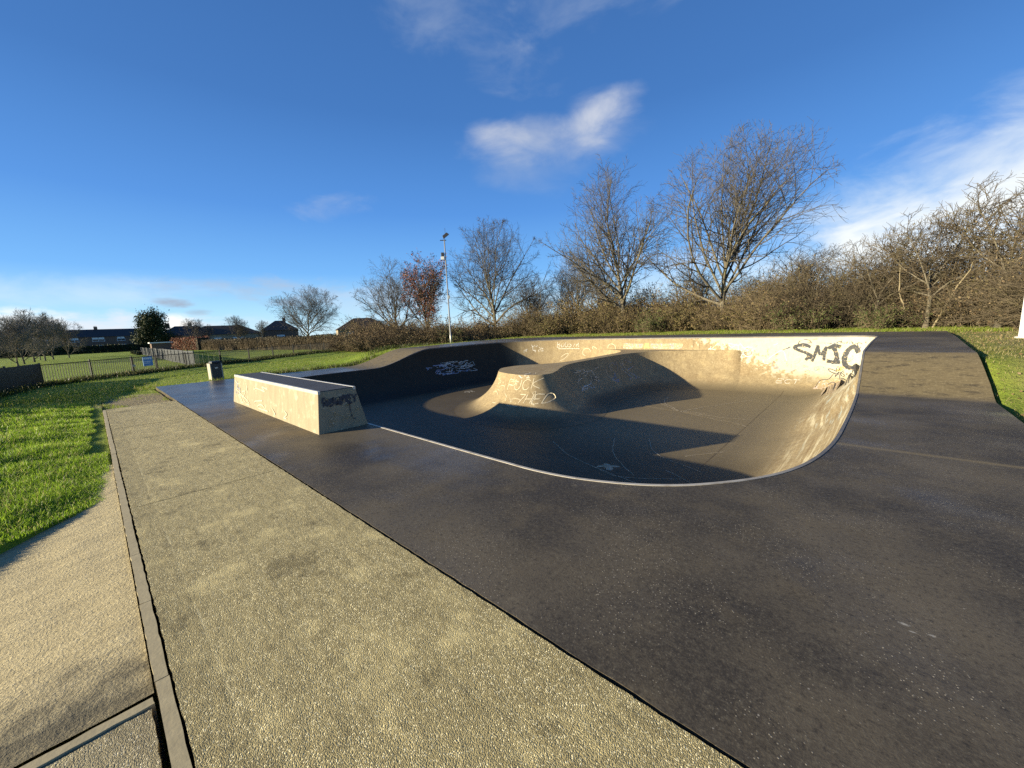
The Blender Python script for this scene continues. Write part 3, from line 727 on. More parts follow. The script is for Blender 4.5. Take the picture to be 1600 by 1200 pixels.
spine_pt = WallTable(hump_z, 0, 11.5, 20, -5.0, -8.75)
floor_pt = lambda a, b: np.column_stack([a, b, np.full(len(a), ZF)])
def ledge_front_pt(a, z): z = np.asarray(z, float); return np.column_stack([a, 2.6+.1*z/.78, z])
def ledge_end_pt(a, z): z = np.asarray(z, float); return np.column_stack([-7.3-.08*z/.78, a, z])
EYE = np.array([0, 0, CAM_H])
def smooth_line(P, m=7):
    P = np.asarray(P, float)
    if len(P) < 3: t = np.linspace(0, 1, 6)[:, None]; return P[0]*(1-t)+P[-1]*t
    out = []; Q = np.vstack([2*P[0]-P[1], P, 2*P[-1]-P[-2]])
    for i in range(1, len(Q)-2):
        t = np.linspace(0, 1, m, endpoint=False)[:, None]; p0, p1, p2, p3 = Q[i-1:i+3]
        out.append(.5*((2*p1)+(-p0+p2)*t+(2*p0-5*p1+4*p2-p3)*t*t+(-p0+3*p1-3*p2+p3)*t**3))
    return np.vstack(out+[P[-1:]])
def marks(name, strokes, fn, width, mat, parent, inward, jit=0.0, lift=.006, m=7, label=None):
    """painted strokes: ribbons laid on the surface fn; inward(points) gives the side they face"""
    if label and label.startswith('big black'): lift = .013
    V, Fq = [], []
    for st in strokes:
        L = smooth_line(st, m); L = L+RNG.normal(0, 1, L.shape)*jit; d = np.gradient(L, axis=0); d /= np.linalg.norm(d, axis=1)[:, None]+1e-9
        nn = np.column_stack([-d[:, 1], d[:, 0]]); wv = width*.5*(1+RNG.uniform(-.18, .18, (len(L), 1)))
        A, B = L-nn*wv, L+nn*wv; PA, PB = fn(A[:, 0], A[:, 1]), fn(B[:, 0], B[:, 1])
        mid = (PA+PB)/2; tg = np.gradient(mid, axis=0); nrm = np.cross(tg, PB-PA); nrm /= np.linalg.norm(nrm, axis=1)[:, None]+1e-9
        flip = np.sign((nrm*inward(mid)).sum(1)); flip[flip == 0] = 1; nrm *= flip[:, None]
        o = len(V); 
        for p, q, r in zip(PA, PB, nrm): V += [p+r*lift, q+r*lift]
        Fq += [(o+2*i, o+2*i+1, o+2*i+3, o+2*i+2) for i in range(len(L)-1)]
    keep_mark(name, np.array(V), np.array(Fq), mat, parent, label)
MARKS = {}
def keep_mark(name, V, Fq, mat, parent, label):
    d = MARKS.setdefault((parent.name, name, label), dict(V=[], F=[], m=[], mats=[], n=0, parent=parent))
    if mat not in d['mats']: d['mats'].append(mat)
    d['V'].append(V); d['F'].append(Fq+d['n']); d['n'] += len(V); d['m'].append(np.full(len(Fq), d['mats'].index(mat)))
def flush_marks():
    for (p, name, label), d in MARKS.items():
        o = mesh_np(name, np.concatenate(d['V']), np.concatenate(d['F']), d['mats'], d['parent'], midx=np.concatenate(d['m']))
        if label: o['label'] = label
    MARKS.clear()
def patch_mark(name, fn, a0, a1, b0, b1, mat, parent, inward, ragged=.15, n=26, lift=.0035, label=None):
    """a solid rough edged block of paint"""
    th = np.linspace(0, 2*math.pi, 60, endpoint=False); rr = 1+ragged*(noise2(th*2.2, th*0, 1, 5+a0)) + ragged*.5*noise2(th*6, th*0, 1, 9)
    sup = (np.abs(np.cos(th))**6+np.abs(np.sin(th))**6)**(-1/6); V = []; K = 9
    for k in range(K+1):
        r = k/K*rr*sup; a = (a0+a1)/2+(a1-a0)/2*np.cos(th)*r; bb = (b0+b1)/2+(b1-b0)/2*np.sin(th)*r
        P = fn(a, bb); nv = inward(P); V.append(P+nv/np.linalg.norm(nv, axis=1)[:, None]*lift)
    V = np.array(V); I = np.arange(V.shape[0]*60).reshape(-1, 60); J = np.roll(I, -1, 1)
    Fq = np.stack([I[:-1], J[:-1], J[1:], I[1:]], -1).reshape(-1, 4)
    keep_mark(name, V.reshape(-1, 3), Fq, mat, parent, label)
in_far = lambda P: np.column_stack([np.zeros(len(P)), -np.ones(len(P)), .45*np.ones(len(P))])
in_right = lambda P: np.column_stack([-np.ones(len(P)), -.1*np.ones(len(P)), .6*np.ones(len(P))])
in_left = lambda P: np.column_stack([np.ones(len(P)), np.zeros(len(P)), .6*np.ones(len(P))])
in_up = lambda P: np.column_stack([np.zeros(len(P)), np.zeros(len(P)), np.ones(len(P))])
in_front = in_far
def mat_paint(name, c, cover=.75, scale=14):
    """worn paint: flaked so that the concrete shows through"""
    mt, b, p, o = new_mat(name); nz = b.noise(o, scale, 6, .7)
    base = b.mix(b.noise(o, 3, 4), (.24, .18, .095), (.38, .30, .17))
    k = b.step(nz, .30+.40*(1-cover), .38+.42*(1-cover))
    b.put(p.inputs['Base Color'], b.mix(k, base, c)); p.inputs['Roughness'].default_value = .7
    return mt
P_black = mat_paint('black_paint', (.035, .038, .042), .85); P_white = mat_paint('white_paint', (.58, .56, .50), .7, 20)
P_chalk = mat_paint('chalk', (.50, .44, .31), .8, 30); P_pink = mat_paint('pink_paint', (.50, .39, .36), .45, 13); P_purple = mat_paint('purple_paint', (.38, .22, .40), .6, 20)
P_yellow = mat_paint('yellow_paint', (.72, .66, .12), .7, 18); P_teal = mat_paint('teal_paint', (.14, .25, .26), .85, 22); P_blue = mat_paint('bluegrey_paint', (.24, .27, .36), .85, 22); P_orange = mat_paint('orange_paint', (.62, .40, .14), .75, 16)
P_cream = mat_paint('cream_paint', (.76, .71, .52), .85, 8); P_scuff = mat_paint('scuff', (.45, .40, .31), .55, 25); P_smoke = mat_paint('smoky_paint', (.05, .05, .055), .8, 12)
FONT = {
 'A': [[(0, 0), (.5, 1), (1, 0)], [(.2, .4), (.8, .4)]], 'B': [[(0, 0), (0, 1), (.7, .95), (.75, .65), (.1, .52), (.9, .35), (.75, .02), (0, 0)]],
 'C': [[(1, .85), (.6, 1), (.1, .75), (0, .4), (.3, .03), (.75, 0), (1, .2)]], 'D': [[(0, 0), (0, 1), (.7, .9), (1, .5), (.7, .08), (0, 0)]],
 'E': [[(1, 1), (0, 1), (0, 0), (1, 0)], [(0, .5), (.8, .5)]], 'F': [[(0, 0), (0, 1), (1, 1)], [(0, .5), (.8, .5)]], 'G': [[(1, .85), (.5, 1), (0, .5), (.5, 0), (1, .2), (1, .45), (.6, .45)]],
 'H': [[(0, 0), (0, 1)], [(1, 0), (1, 1)], [(0, .5), (1, .5)]], 'I': [[(.5, 0), (.5, 1)], [(.1, 1), (.9, 1)], [(.1, 0), (.9, 0)]], 'K': [[(0, 0), (0, 1)], [(1, 1), (.05, .45), (1, 0)]],
 'M': [[(0, 0), (.15, 1)], [(.15, 1), (.5, .35)], [(.5, .35), (.85, 1)], [(.85, 1), (1, 0)]], 'N': [[(0, 0), (0, 1)], [(0, 1), (1, 0)], [(1, 0), (1, 1)]], 'O': [[(.5, 1), (.08, .8), (0, .4), (.4, 0), (.9, .2), (1, .65), (.5, 1)]],
 'P': [[(0, 0), (0, 1), (.8, .95), (.9, .65), (.05, .45)]], 'R': [[(0, 0), (0, 1), (.8, .95), (.9, .65), (.1, .48)], [(.3, .48), (1, 0)]], 'S': [[(1, .88), (.5, 1), (.05, .78), (.4, .55), (.95, .3), (.5, 0), (0, .12)]],
 'T': [[(.5, 0), (.5, 1)], [(0, 1), (1, 1)]], 'U': [[(0, 1), (.05, .25), (.5, 0), (.95, .25), (1, 1)]], 'W': [[(0, 1), (.25, 0)], [(.25, 0), (.5, .7)], [(.5, .7), (.75, 0)], [(.75, 0), (1, 1)]],
 'Y': [[(0, 1), (.5, .5), (1, 1)], [(.5, .5), (.4, 0)]], '7': [[(0, 1), (1, 1)], [(1, 1), (.35, 0)]], '8': [[(.5, .52), (.1, .8), (.5, 1), (.9, .8), (.5, .52), (0, .25), (.5, 0), (1, .25), (.5, .52)]], '4': [[(.75, 0), (.75, 1)], [(.75, 1), (0, .35)], [(0, .35), (1, .35)]]}
def text(s, a0, b0, w, h, gap=.25, slant=0, drop=0):
    """strokes for a word; negative w runs the other way along the surface"""
    out = []; x = a0
    for i, ch in enumerate(s):
        if ch in FONT:
            for st in FONT[ch]: out.append([(x+w*u+slant*v*h, b0+drop*i+h*v) for u, v in st])
        x += w*(1+gap)
    return out
def scribble(a0, a1, b0, b1, n, seed, turns=3):
    r = np.random.default_rng(seed); out = []
    for _ in range(n):
        k = r.integers(3, 3+turns); out.append(np.column_stack([r.uniform(a0, a1)+np.cumsum(r.normal(0, (a1-a0)*.09, k)), r.uniform(b0, b1)+np.cumsum(r.normal(0, (b1-b0)*.16, k))]).tolist())
    return [[(min(max(a, a0), a1), min(max(b, b0), b1)) for a, b in s] for s in out]
def bowl_marks():
    g = 'graffiti'
    # far wall, right corner
    marks(g, [[(-1.86, .43), (-2.1, .53), (-2.40, .42), (-2.2, .27), (-1.93, .16), (-1.90, .02), (-1.98, -.12)], [(-1.93, .14), (-1.80, .06), (-1.86, -.06)]], far_pt, .115, P_black, bowl, in_far, .004, label='big black lettering on the far right wall')
    marks(g, [[(-1.76, -.16), (-1.68, .12), (-1.62, .50)], [(-1.62, .5), (-1.56, .22), (-1.49, .10)], [(-1.49, .10), (-1.42, .25), (-1.33, .44)], [(-1.33, .44), (-1.37, .15), (-1.38, -.12)]], far_pt, .090, P_black, bowl, in_far, .004, label='big black lettering on the far right wall')
    marks(g, [[(-1.12, .48), (-.98, .05), (-1.02, -.16)], [(-1.28, .36), (-1.10, .48), (-.88, .44)], [(-1.28, -.13), (-1.05, -.17), (-.86, -.15)]], far_pt, .135, P_black, bowl, in_far, .004, label='big black lettering on the far right wall')
    marks(g, [[(-.33, .22), (-.45, .44), (-.62, .36), (-.74, .05), (-.70, -.25), (-.50, -.36), (-.33, -.26)]], far_pt, .16, P_black, bowl, in_far, .004, label='big black lettering on the far right wall')
    marks(g, scribble(-1.14, -.84, .32, .5, 9, 3), far_pt, .035, P_yellow, bowl, in_far)
    patch_mark(g, far_pt, -.92, -.70, -.48, -.30, P_orange, bowl, in_far, .3)
    patch_mark(g, far_pt, -1.66, -1.48, .60, .80, P_yellow, bowl, in_far, .35)
    marks(g, text('HIGHWAYS', -1.40, .57, .10, .15, .35, .2), far_pt, .026, P_black, bowl, in_far)
    marks(g, [[(-2.05+.22*math.cos(t), .58+.16*math.sin(t)) for t in np.linspace(0, 5.4, 9)]], far_pt, .028, P_smoke, bowl, in_far)
    for i, (a, b_, r, pm_) in enumerate(((-1.5, -.42, .16, P_teal), (-1.05, -.5, .15, P_smoke), (-1.9, -.45, .13, P_blue), (-.8, -.62, .12, P_smoke), (-2.3, -.2, .12, P_teal), (-2.7, .35, .15, P_smoke))):
        marks(g, [[(a+r*math.cos(t*.9+i), b_+.5*r*math.sin(t)) for t in np.linspace(0, 4.8, 8)]], far_pt, .028, pm_, bowl, in_far)
    marks(g, scribble(-.95, -.45, -.75, -.35, 10, 5), far_pt, .028, P_smoke, bowl, in_far)
    marks(g, scribble(-.6, -.15, .25, .75, 9, 6), far_pt, .024, P_smoke, bowl, in_far)
    marks(g, scribble(-2.6, -.15, -.6, .72, 22, 81), far_pt, .016, P_blue, bowl, in_far); marks(g, scribble(-3.2, -.3, -.5, .70, 16, 82), far_pt, .014, P_blue, bowl, in_far); marks(g, scribble(-5.8, -2.6, -.3, .70, 16, 83), far_pt, .022, P_cream, bowl, in_far)
    patch_mark(g, far_pt, -1.5, -.85, -1.12, -.80, P_pink, bowl, in_far, .35)
    marks(g, [[(-1.52, -1.1), (-1.40, -.86), (-1.15, -.80), (-1.02, -.60)], [(-1.02, -.60), (-.85, -.62), (-.80, -.8)], [(-1.15, -.98), (-1.0, -.9), (-.85, -.97)]], far_pt, .022, P_smoke, bowl, in_far)
    marks(g, text('ECT', -2.84, -1.02, .20, .14, .35, .3), far_pt, .017, P_white, bowl, in_far)
    # middle of the far wall
    marks(g, [[(-4.14+r*math.cos(t), .16+.8*r*math.sin(t)) for t, r in zip(np.linspace(0, 11, 14), np.linspace(.05, .27, 14))]], far_pt, .02, P_smoke, bowl, in_far)
    marks(g, text('84', -6.42, -.50, .14, .40, .5), far_pt, .025, P_teal, bowl, in_far)
    marks(g, scribble(-6.6, -5.8, -.6, 0, 8, 15), far_pt, .02, P_cream, bowl, in_far)
    patch_mark(g, far_pt, -8.72, -7.02, .31, .74, P_pink, bowl, in_far, .06); patch_mark(g, far_pt, -10.25, -9.1, .32, .74, P_pink, bowl, in_far, .10)
    patch_mark(g, far_pt, -9.05, -8.8, .34, .62, P_yellow, bowl, in_far, .3)
    marks(g, scribble(-8.65, -7.1, .36, .70, 14, 21), far_pt, .02, P_purple, bowl, in_far); marks(g, scribble(-10.2, -9.2, .36, .70, 10, 22), far_pt, .022, P_purple, bowl, in_far)
    marks(g, text('BOOS7A', -14.50, .40, .17, .34, .38, .05), far_pt, .026, P_white, bowl, in_far, label='white tag with an underline on the far left wall')
    marks(g, [[(-14.42, .31), (-13.1, .30)]], far_pt, .03, P_white, bowl, in_far, label='white tag with an underline on the far left wall')
    marks(g, scribble(-16.3, -15.3, .15, .65, 12, 31), far_pt, .03, P_white, bowl, in_far)
    for i, (a, b_) in enumerate(((-12.6, .1), (-12.0, .2), (-11.6, .05), (-11.0, .35), (-14, -.2))):
        marks(g, [[(a+.25*math.cos(t+i), b_+.22*math.sin(t)) for t in np.linspace(0, 4.5, 8)]], far_pt, .03, P_chalk, bowl, in_far)
    # hump
    marks(g, text('FUCK', -9.55, -.44, .24, .34, .38, 0, .03), hump_pt, .024, P_chalk, bowl, in_front)
    marks(g, text('7HED', -8.85, -.80, .20, .26, .32, 0), hump_pt, .028, P_chalk, bowl, in_front)
    marks(g, scribble(-9.15, -8.7, .0, .14, 9, 41), hump_pt, .022, P_white, bowl, in_front)
    marks(g, scribble(-10.4, -8.2, -.9, -.1, 12, 42), hump_pt, .014, P_chalk, bowl, in_front)
    marks(g, scribble(13.0, 15.0, -.9, -.1, 18, 51), spine_pt, .022, P_white, bowl, in_left); marks(g, scribble(16.0, 18.0, -.9, -.05, 14, 52), spine_pt, .018, P_blue, bowl, in_left)
    marks(g, [[(17.0, -.1), (17.2, -.5), (17.5, -.9)], [(17.25, -.08), (17.5, -.55), (17.8, -.92)], [(15.6, -.15), (15.75, -.5), (16.0, -.85)]], spine_pt, .02, P_white, bowl, in_left)
    # wall on the left, in shade
    marks(g, scribble(13.2, 15.8, -.72, -.10, 40, 61, 2), left_pt, .022, P_white, bowl, in_left); marks(g, scribble(12.5, 15.4, -.75, -.2, 16, 62), left_pt, .03, P_blue, bowl, in_left)
    # floor
    s = [[(-3.9, 13.55), (-4.4, 13.6), (-4.72, 13.5), (-5.3, 13.55), (-6.3, 13.85)], [(-4.72, 13.5), (-5.3, 14.2), (-5.6, 14.5), (-5.9, 15.2), (-6.0, 15.9)], [(-4.72, 13.5), (-4.4, 14.2), (-4.1, 14.9), (-3.1, 16.8)], [(-4.72, 13.5), (-3.6, 13.0), (-2.9, 12.8), (-2.42, 12.45)], [(-4.7, 13.52), (-3.4, 13.3), (-2.6, 13.4)], [(-4.75, 13.5), (-5.9, 14.6), (-6.4, 14.9)]]
    marks('scuff_line', s, floor_pt, .030, P_scuff, bowl, in_up, .01)
    s = [[(-3.2, 6.9), (-4.0, 7.1), (-5.2, 7.5), (-6.2, 8.2)], [(-2.6, 7.6), (-3.6, 7.0), (-4.4, 7.2)], [(-3.4, 7.2), (-4.4, 8.2), (-5.0, 9.4)], [(-2.4, 8.2), (-3.6, 8.8), (-4.2, 9.8)], [(-3.0, 9.0), (-2.4, 9.8)], [(-1.9, 9.4), (-1.6, 9.9)], [(-3.0, 7.9), (-2.2, 7.4)]]
    marks('scuff_line', s, floor_pt, .018, P_scuff, bowl, in_up, .01)
    marks(g, text('EK', -14.9, 12.45, .16, .38, .3), floor_pt, .035, P_white, bowl, in_up)
    patch_mark('paint_blot', floor_pt, -4.25, -3.95, 7.25, 7.55, P_scuff, bowl, in_up, .5)
bowl_marks()
flush_marks()

# ------------------------------------------------------------------ grind ledge
ledge = empty('grind_ledge', (0, 0, 0), 'long low concrete grind ledge with steel edges at the lip of the bowl', 'ledge')
def build_ledge():
    x0b, x1b, x0t, x1t, T = -13.55, -7.30, -13.45, -7.38, .765
    m_ = MB(); nx = 1
    m_.hexa([(x0b, 2.60, -.05), (x1b, 2.60, -.05), (x1b, 3.57, -.05), (x0b, 3.57, -.05)], [(x0t, 2.70, T), (x1t, 2.70, T), (x1t, 3.40, T), (x0t, 3.40, T)])
    m_.build('body', M_ledge, ledge, .012)
    t = MB(); t.hexa([(x0t+.02, 2.745, T-.005), (x1t-.005, 2.745, T-.005), (x1t-.005, 3.355, T-.005), (x0t+.02, 3.355, T-.005)], [(x0t+.02, 2.745, T+.012), (x1t-.005, 2.745, T+.012), (x1t-.005, 3.355, T+.012), (x0t+.02, 3.355, T+.012)]); t.build('top', M_ledgetop, ledge, .004)
    for y0, y1 in ((2.692, 2.742), (3.358, 3.408)):
        e = MB(); e.box(x0t, x1t+.004, y0, y1, T-.045, T+.016); e.build('steel_edge', M_steel, ledge, .004)
    P_gold = mat_paint('pale_scrawl', (.48, .43, .30), .9, 16)
    marks('graffiti', scribble(-13.3, -9.0, .08, .62, 14, 71), ledge_front_pt, .022, P_gold, ledge, in_far)
    marks('graffiti', scribble(-13.2, -12.6, .25, .62, 6, 72), ledge_front_pt, .03, P_blue, ledge, in_far)
    P_ghost = mat_paint('ghost_scrawl', (.45, .42, .34), .4, 16)
    endn = lambda P: np.column_stack([np.ones(len(P)), np.zeros(len(P)), .1*np.ones(len(P))])
    marks('graffiti', text('RUNOFEY', 2.76, .48, .072, .15, .3, 0), ledge_end_pt, .036, P_smoke, ledge, endn, .003, label='smudged black tag on the end of the ledge')
    patch_mark('graffiti', ledge_end_pt, 2.78, 3.28, .50, .62, P_smoke, ledge, endn, .3)
    marks('graffiti', [[(3.27, .60), (3.24, .4), (3.26, .2), (3.33, .16)]], ledge_end_pt, .02, P_smoke, ledge, endn)
    marks('graffiti', scribble(2.72, 3.4, .1, .45, 10, 73), ledge_end_pt, .022, P_ghost, ledge, endn)
build_ledge()
flush_marks()

# ------------------------------------------------------------------ trees, bushes and hedges
def norm(v): return v/(np.linalg.norm(v, axis=-1, keepdims=True)+1e-9)
def grow(start, dirv, length, rad, k, wig, trop, rng, bias=(0, 0, 0), taper=.35):
    """grow B branches at once: returns points (B,k,3) and radii (B,k)"""
    B = len(start); P = np.zeros((B, k, 3)); P[:, 0] = start; d = dirv.copy(); st = (length/(k-1))[:, None]; bias = np.asarray(bias)
    for i in range(1, k):
        d = norm(d + rng.normal(0, wig, (B, 3)) + np.array([0, 0, trop]) + bias)
        P[:, i] = P[:, i-1] + d*st
    return P, rad[:, None]*np.linspace(1, taper, k)[None, :]
def sprout(P, R, n, t0, ang, ratio, length, rng, rr=.62, flat=0, tip=True, angtop=None):
    """n side shoots on each parent branch"""
    B, k, _ = P.shape; t = t0+(1-t0)*((np.arange(n)[None, :]+rng.uniform(.1, .9, (B, n)))/n)
    if tip: t[:, -1] = .985
    s = t*(k-1); i = np.clip(s.astype(int), 0, k-2); f = (s-i)[..., None]; b = np.arange(B)[:, None]
    pos = P[b, i]*(1-f)+P[b, i+1]*f; tang = norm(P[b, i+1]-P[b, i]); rad = R[b, i]*(1-f[..., 0])+R[b, i+1]*f[..., 0]
    az = rng.uniform(0, 2*math.pi, (B, 1))+np.arange(n)[None, :]*2.4+rng.normal(0, .5, (B, n))
    ref = np.where(np.abs(tang[..., 2:3]) < .9, [0, 0, 1.], [1., 0, 0]); a = norm(np.cross(tang, ref)); c = np.cross(tang, a)
    aa = np.radians(ang+(0 if angtop is None else (angtop-ang)*t))*rng.uniform(.75, 1.25, (B, n)); aa = np.where(t > .98, aa*.35, aa)
    d = tang*np.cos(aa)[..., None]+(a*np.cos(az)[..., None]+c*np.sin(az)[..., None])*np.sin(aa)[..., None]
    d[..., 2] *= (1-flat); L = length[:, None]*ratio*(1.12-.55*t)*rng.uniform(.7, 1.2, (B, n))
    return pos.reshape(-1, 3), norm(d).reshape(-1, 3), L.ravel(), (rad*rr).ravel()
def tubes(P, R, sides):
    B, k, _ = P.shape; T = norm(np.gradient(P, axis=1)); ref = np.where(np.abs(T[..., 2:3]) < .9, [0, 0, 1.], [1., 0, 0])
    a = norm(np.cross(T, ref)); c = np.cross(T, a); th = np.arange(sides)*2*math.pi/sides
    V = P[:, :, None]+(a[:, :, None]*np.cos(th)[None, None, :, None]+c[:, :, None]*np.sin(th)[None, None, :, None])*R[:, :, None, None]
    I = np.arange(B*k*sides).reshape(B, k, sides); J = np.roll(I, -1, 2)
    return V.reshape(-1, 3), np.stack([I[:, :-1], J[:, :-1], J[:, 1:], I[:, 1:]], -1).reshape(-1, 4)
def join(parts):
    V, Fq, o = [], [], 0
    for v, f in parts: V.append(v); Fq.append(f+o); o += len(v)
    return np.concatenate(V), np.concatenate(Fq)
def leaf_quads(C, size, rng, droop=.0):
    n = len(C); a = norm(rng.normal(0, 1, (n, 3))); b = norm(np.cross(a, rng.normal(0, 1, (n, 3)))); s = (size*rng.uniform(.6, 1.4, n))[:, None]
    V = np.stack([C-a*s*.5, C+b*s*.32, C+a*s*.5, C-b*s*.32], 1); return V.reshape(-1, 3), np.arange(n*4).reshape(n, 4)
def bare_tree(seed, H, trunk=.16, limbs=10, spread=1.0, bias=(0, 0, 0), dens=1.0, fine=.0085, ang=62, angtop=16, upt=.10, lean=0.0, env=None, off=(0, 0)):
    """short trunk, long ascending limbs, then finer and finer twigs; env = half width of the rounded crown (m)"""
    rng = np.random.default_rng(seed); r0 = H*.0155; L0 = H*.42
    def fit(s, d, L, slack=.12):
        if env is None: return L
        c = np.array([off[0], off[1], H*.53]); ax = np.array([env, env, H*.47]); p = (s-c)/ax; q = d/ax
        A = (q*q).sum(1); B = (p*q).sum(1); C = (p*p).sum(1)-1; t = (-B+np.sqrt(np.maximum(B*B-A*C, 0)))/A
        return np.where(C > 0, L*.35, np.minimum(L, np.maximum(t, .15)*rng.uniform(1-slack*2, 1+slack, len(L))))
    P0, R0 = grow(np.zeros((1, 3)), norm(np.array([[lean, lean*.3, 1.]])), np.array([L0]), np.array([r0]), 9, .06, .05, rng, np.array(bias)*.3, .40)
    R0[:, 0] *= 1.3
    s, d, L, r = sprout(P0, R0, limbs, trunk/.42, ang, 1.0, np.array([H*.80*spread]), rng, .60, 0, True, angtop)
    P1, R1 = grow(s, d, fit(s, norm(d+[0, 0, .25]), L), r*1.1, 11, .095, upt*.42, rng, bias, .20)
    s, d, L, r = sprout(P1, R1, 11, .14, 44, .50, np.linalg.norm(P1[:, -1]-P1[:, 0], axis=1)*1.1, rng, .62, 0, False); L = L*np.tile(np.linspace(.85, 1.25, 11), limbs)
    P2, R2 = grow(s, d, fit(s, d, L), np.maximum(r, .017), 7, .13, upt*.6, rng, bias, .35)
    s, d, L, r = sprout(P2, R2, int(8*dens), .12, 44, .50, np.linalg.norm(P2[:, -1]-P2[:, 0], axis=1)*1.1, rng, .66, 0, False); P3, R3 = grow(s, d, fit(s, d, np.maximum(L, .45), .2), np.maximum(r, .0115), 5, .14, upt*.5, rng, bias, .55)
    s, d, L, r = sprout(P3, R3, int(5*dens), .1, 40, .60, np.linalg.norm(P3[:, -1]-P3[:, 0], axis=1), rng, .75, 0, False); P4, R4 = grow(s, d, np.clip(L, .28, 1.0), np.maximum(r*.9, fine), 4, .14, .06, rng, bias, .6)
    trunk_m = join([tubes(P0, R0, 10), tubes(P1, R1, 6)]); crown = join([tubes(P2, R2, 5), tubes(P3, R3, 3), tubes(P4, R4, 3)])
    return trunk_m, crown, P4.reshape(-1, 3)
def z_at(x, y): return float(ground_z(np.array(x), np.array(y)))
def tree(name, label, loc, data, rz=0, sc=(1, 1, 1), group=None, leaves=None, twig=None, leafmat=None):
    root = empty(name, (loc[0], loc[1], z_at(*loc)-.05), label, 'tree', group, rz); root.scale = sc
    (tv, tf), (cv, cf), tips = data
    mesh_np('trunk', tv, tf, M_bark, root, smooth=True); mesh_np('crown', cv, cf, twig or M_twig, root)
    if leaves is not None: mesh_np('foliage', *leaves, leafmat, root)
    return root
YAW = TH      # camera looks along Y turned by TH
tA = bare_tree(19, 14.3, .13, 16, 1.05, bias=(.010, .004, 0), ang=80, angtop=10, dens=.95, env=7.3, off=(.9, .6), upt=.08)
tree('bare_tree', 'tallest bare spreading tree rising behind the right half of the bramble thicket', (-8.6, 33.4), tA, .0, (1.0, 1.0, 1.0))
tB = bare_tree(23, 15.0, .12, 14, 1.0, ang=70, angtop=10, dens=.9, env=5.6, upt=.09)
tree('bare_tree', 'bare tree with a forked reddish trunk and upright limbs left of the tallest tree', (-16.6, 33.0), tB, 2.1)
tC = bare_tree(5, 14.0, .14, 14, 1.0, ang=76, angtop=10, env=6.9, upt=.08)
tree('bare_tree', 'round bare tree standing just right of the tall floodlight pole', (-32.6, 32.5), tC, 1.2)
tD = bare_tree(37, 11.9, .12, 13, 1.0, ang=80, angtop=12, dens=.95, env=6.0, upt=.07)
tree('bare_tree', 'smaller pale bare tree left of the russet tree beside the floodlight pole', (-47.5, 28.5), tD, .4)
tE = bare_tree(41, 11.6, .10, 15, 1.0, ang=84, angtop=12, fine=.012, env=7.2, upt=.07)
tree('bare_tree', 'wide domed bare tree with a pale curved trunk above the clipped hedge', (-79.5, 28.4), tE, 2.6, (1, 1, 1))
tF = bare_tree(53, 8.2, .12, 10, 1.0, ang=66, angtop=14, fine=.014, dens=.8, env=3.7)
def again(label, loc, rz, sc, src=None, group=None):
    c = copy_tree(src); c.location = (loc[0], loc[1], z_at(*loc)-.05); c.rotation_euler.z = rz; c.scale = sc; c['label'] = label
    if group: c['group'] = group
    return c
f0 = tree('bare_tree', 'little bare tree over the low dark roofs left of the domed tree', (-113, 24.5), tF, 1.0, (1.0, 1.0, .92))
again('thin grey bare tree right of the round evergreen tree', (-107.8, 15.7), 2.2, (.95, .95, .82), f0)
again('slender faint bare tree touching the left side of the domed tree', (-119.8, 31.8), 4.0, (.7, .7, .80), f0)
# group of bare trees on the far left of the meadow
tG = bare_tree(67, 5.5, .06, 10, 1.0, ang=54, angtop=10, fine=.011, dens=.8, env=2.5)
g0 = tree('bare_tree', 'outermost bare tree of the row standing far off at the left edge of the meadow', (-64.0, -6.9), tG, 0, (.95, .95, .86), 'bare trees in a row across the meadow', twig=M_twigpale)
for lab, loc, rz, sc in (('second bare tree from the left edge in the row across the meadow', (-68, -5.6), 1.3, (.9, .9, .92)), ('third bare tree from the left in the row across the meadow', (-74, -5.6), 2.9, (1.0, 1.0, 1.0)),
    ('middle bare tree in the row across the meadow, tallest of that row', (-80, -5.2), 4.1, (1.15, 1.15, 1.22)), ('bare tree right of the tallest one in the row across the meadow', (-86, -4.6), 5.2, (1.05, 1.05, 1.22)),
    ('second bare tree from the right end of the row across the meadow', (-92, -4.1), .7, (1.1, 1.1, 1.2)), ('rightmost bare tree of the row, in front of the brick terrace', (-97, -2.6), 3.5, (1.0, 1.0, 1.15))):
    again(lab, loc, rz, sc, g0, 'bare trees in a row across the meadow')
# thin bare trees behind the thicket
h0 = tree('bare_tree', 'thin twiggy bare tree behind the brambles, left of the forked tree', (-24.4, 37.4), bare_tree(71, 10.2, .10, 10, .9, ang=52, angtop=12, dens=.85, env=3.2), 0)
again('low bare tree half hidden by brambles, right of the round tree', (-30.0, 37.5), 2.0, (.85, .85, .70), h0)
again('bare sapling behind the brambles midway between the round and the forked trees', (-27.5, 40), 3.3, (.9, .9, .88), h0)
again('bare tree low behind the thicket in the gap between the two tallest trees', (-12.0, 38), 4.6, (.85, .85, .62), h0)
again('low twiggy tree behind the thicket, right of the tallest tree', (-3.6, 36), 1.4, (1.0, 1.0, .66), h0)
again('grey bare tree behind the brambles close to the left of the forked tree', (-21.0, 36.2), 5.4, (.95, .95, .80), h0)
again('grey bare tree tangled with the right side of the round tree', (-28.8, 34.2), .8, (1.0, 1.0, .80), h0)
# russet tree that still holds leaves
tr = bare_tree(83, 12.2, .10, 13, .9, ang=48, angtop=10, dens=.85, env=3.0); rl = np.random.default_rng(3); tp = tr[2]; tp = tp[rl.integers(0, len(tp), 8000)]+rl.normal(0, .14, (8000, 3))
tree('russet_tree', 'narrow tree still holding russet leaves beside the floodlight pole', (-41.5, 29.4), tr, 0, leaves=leaf_quads(tp, .15, rl), leafmat=M_leafred)
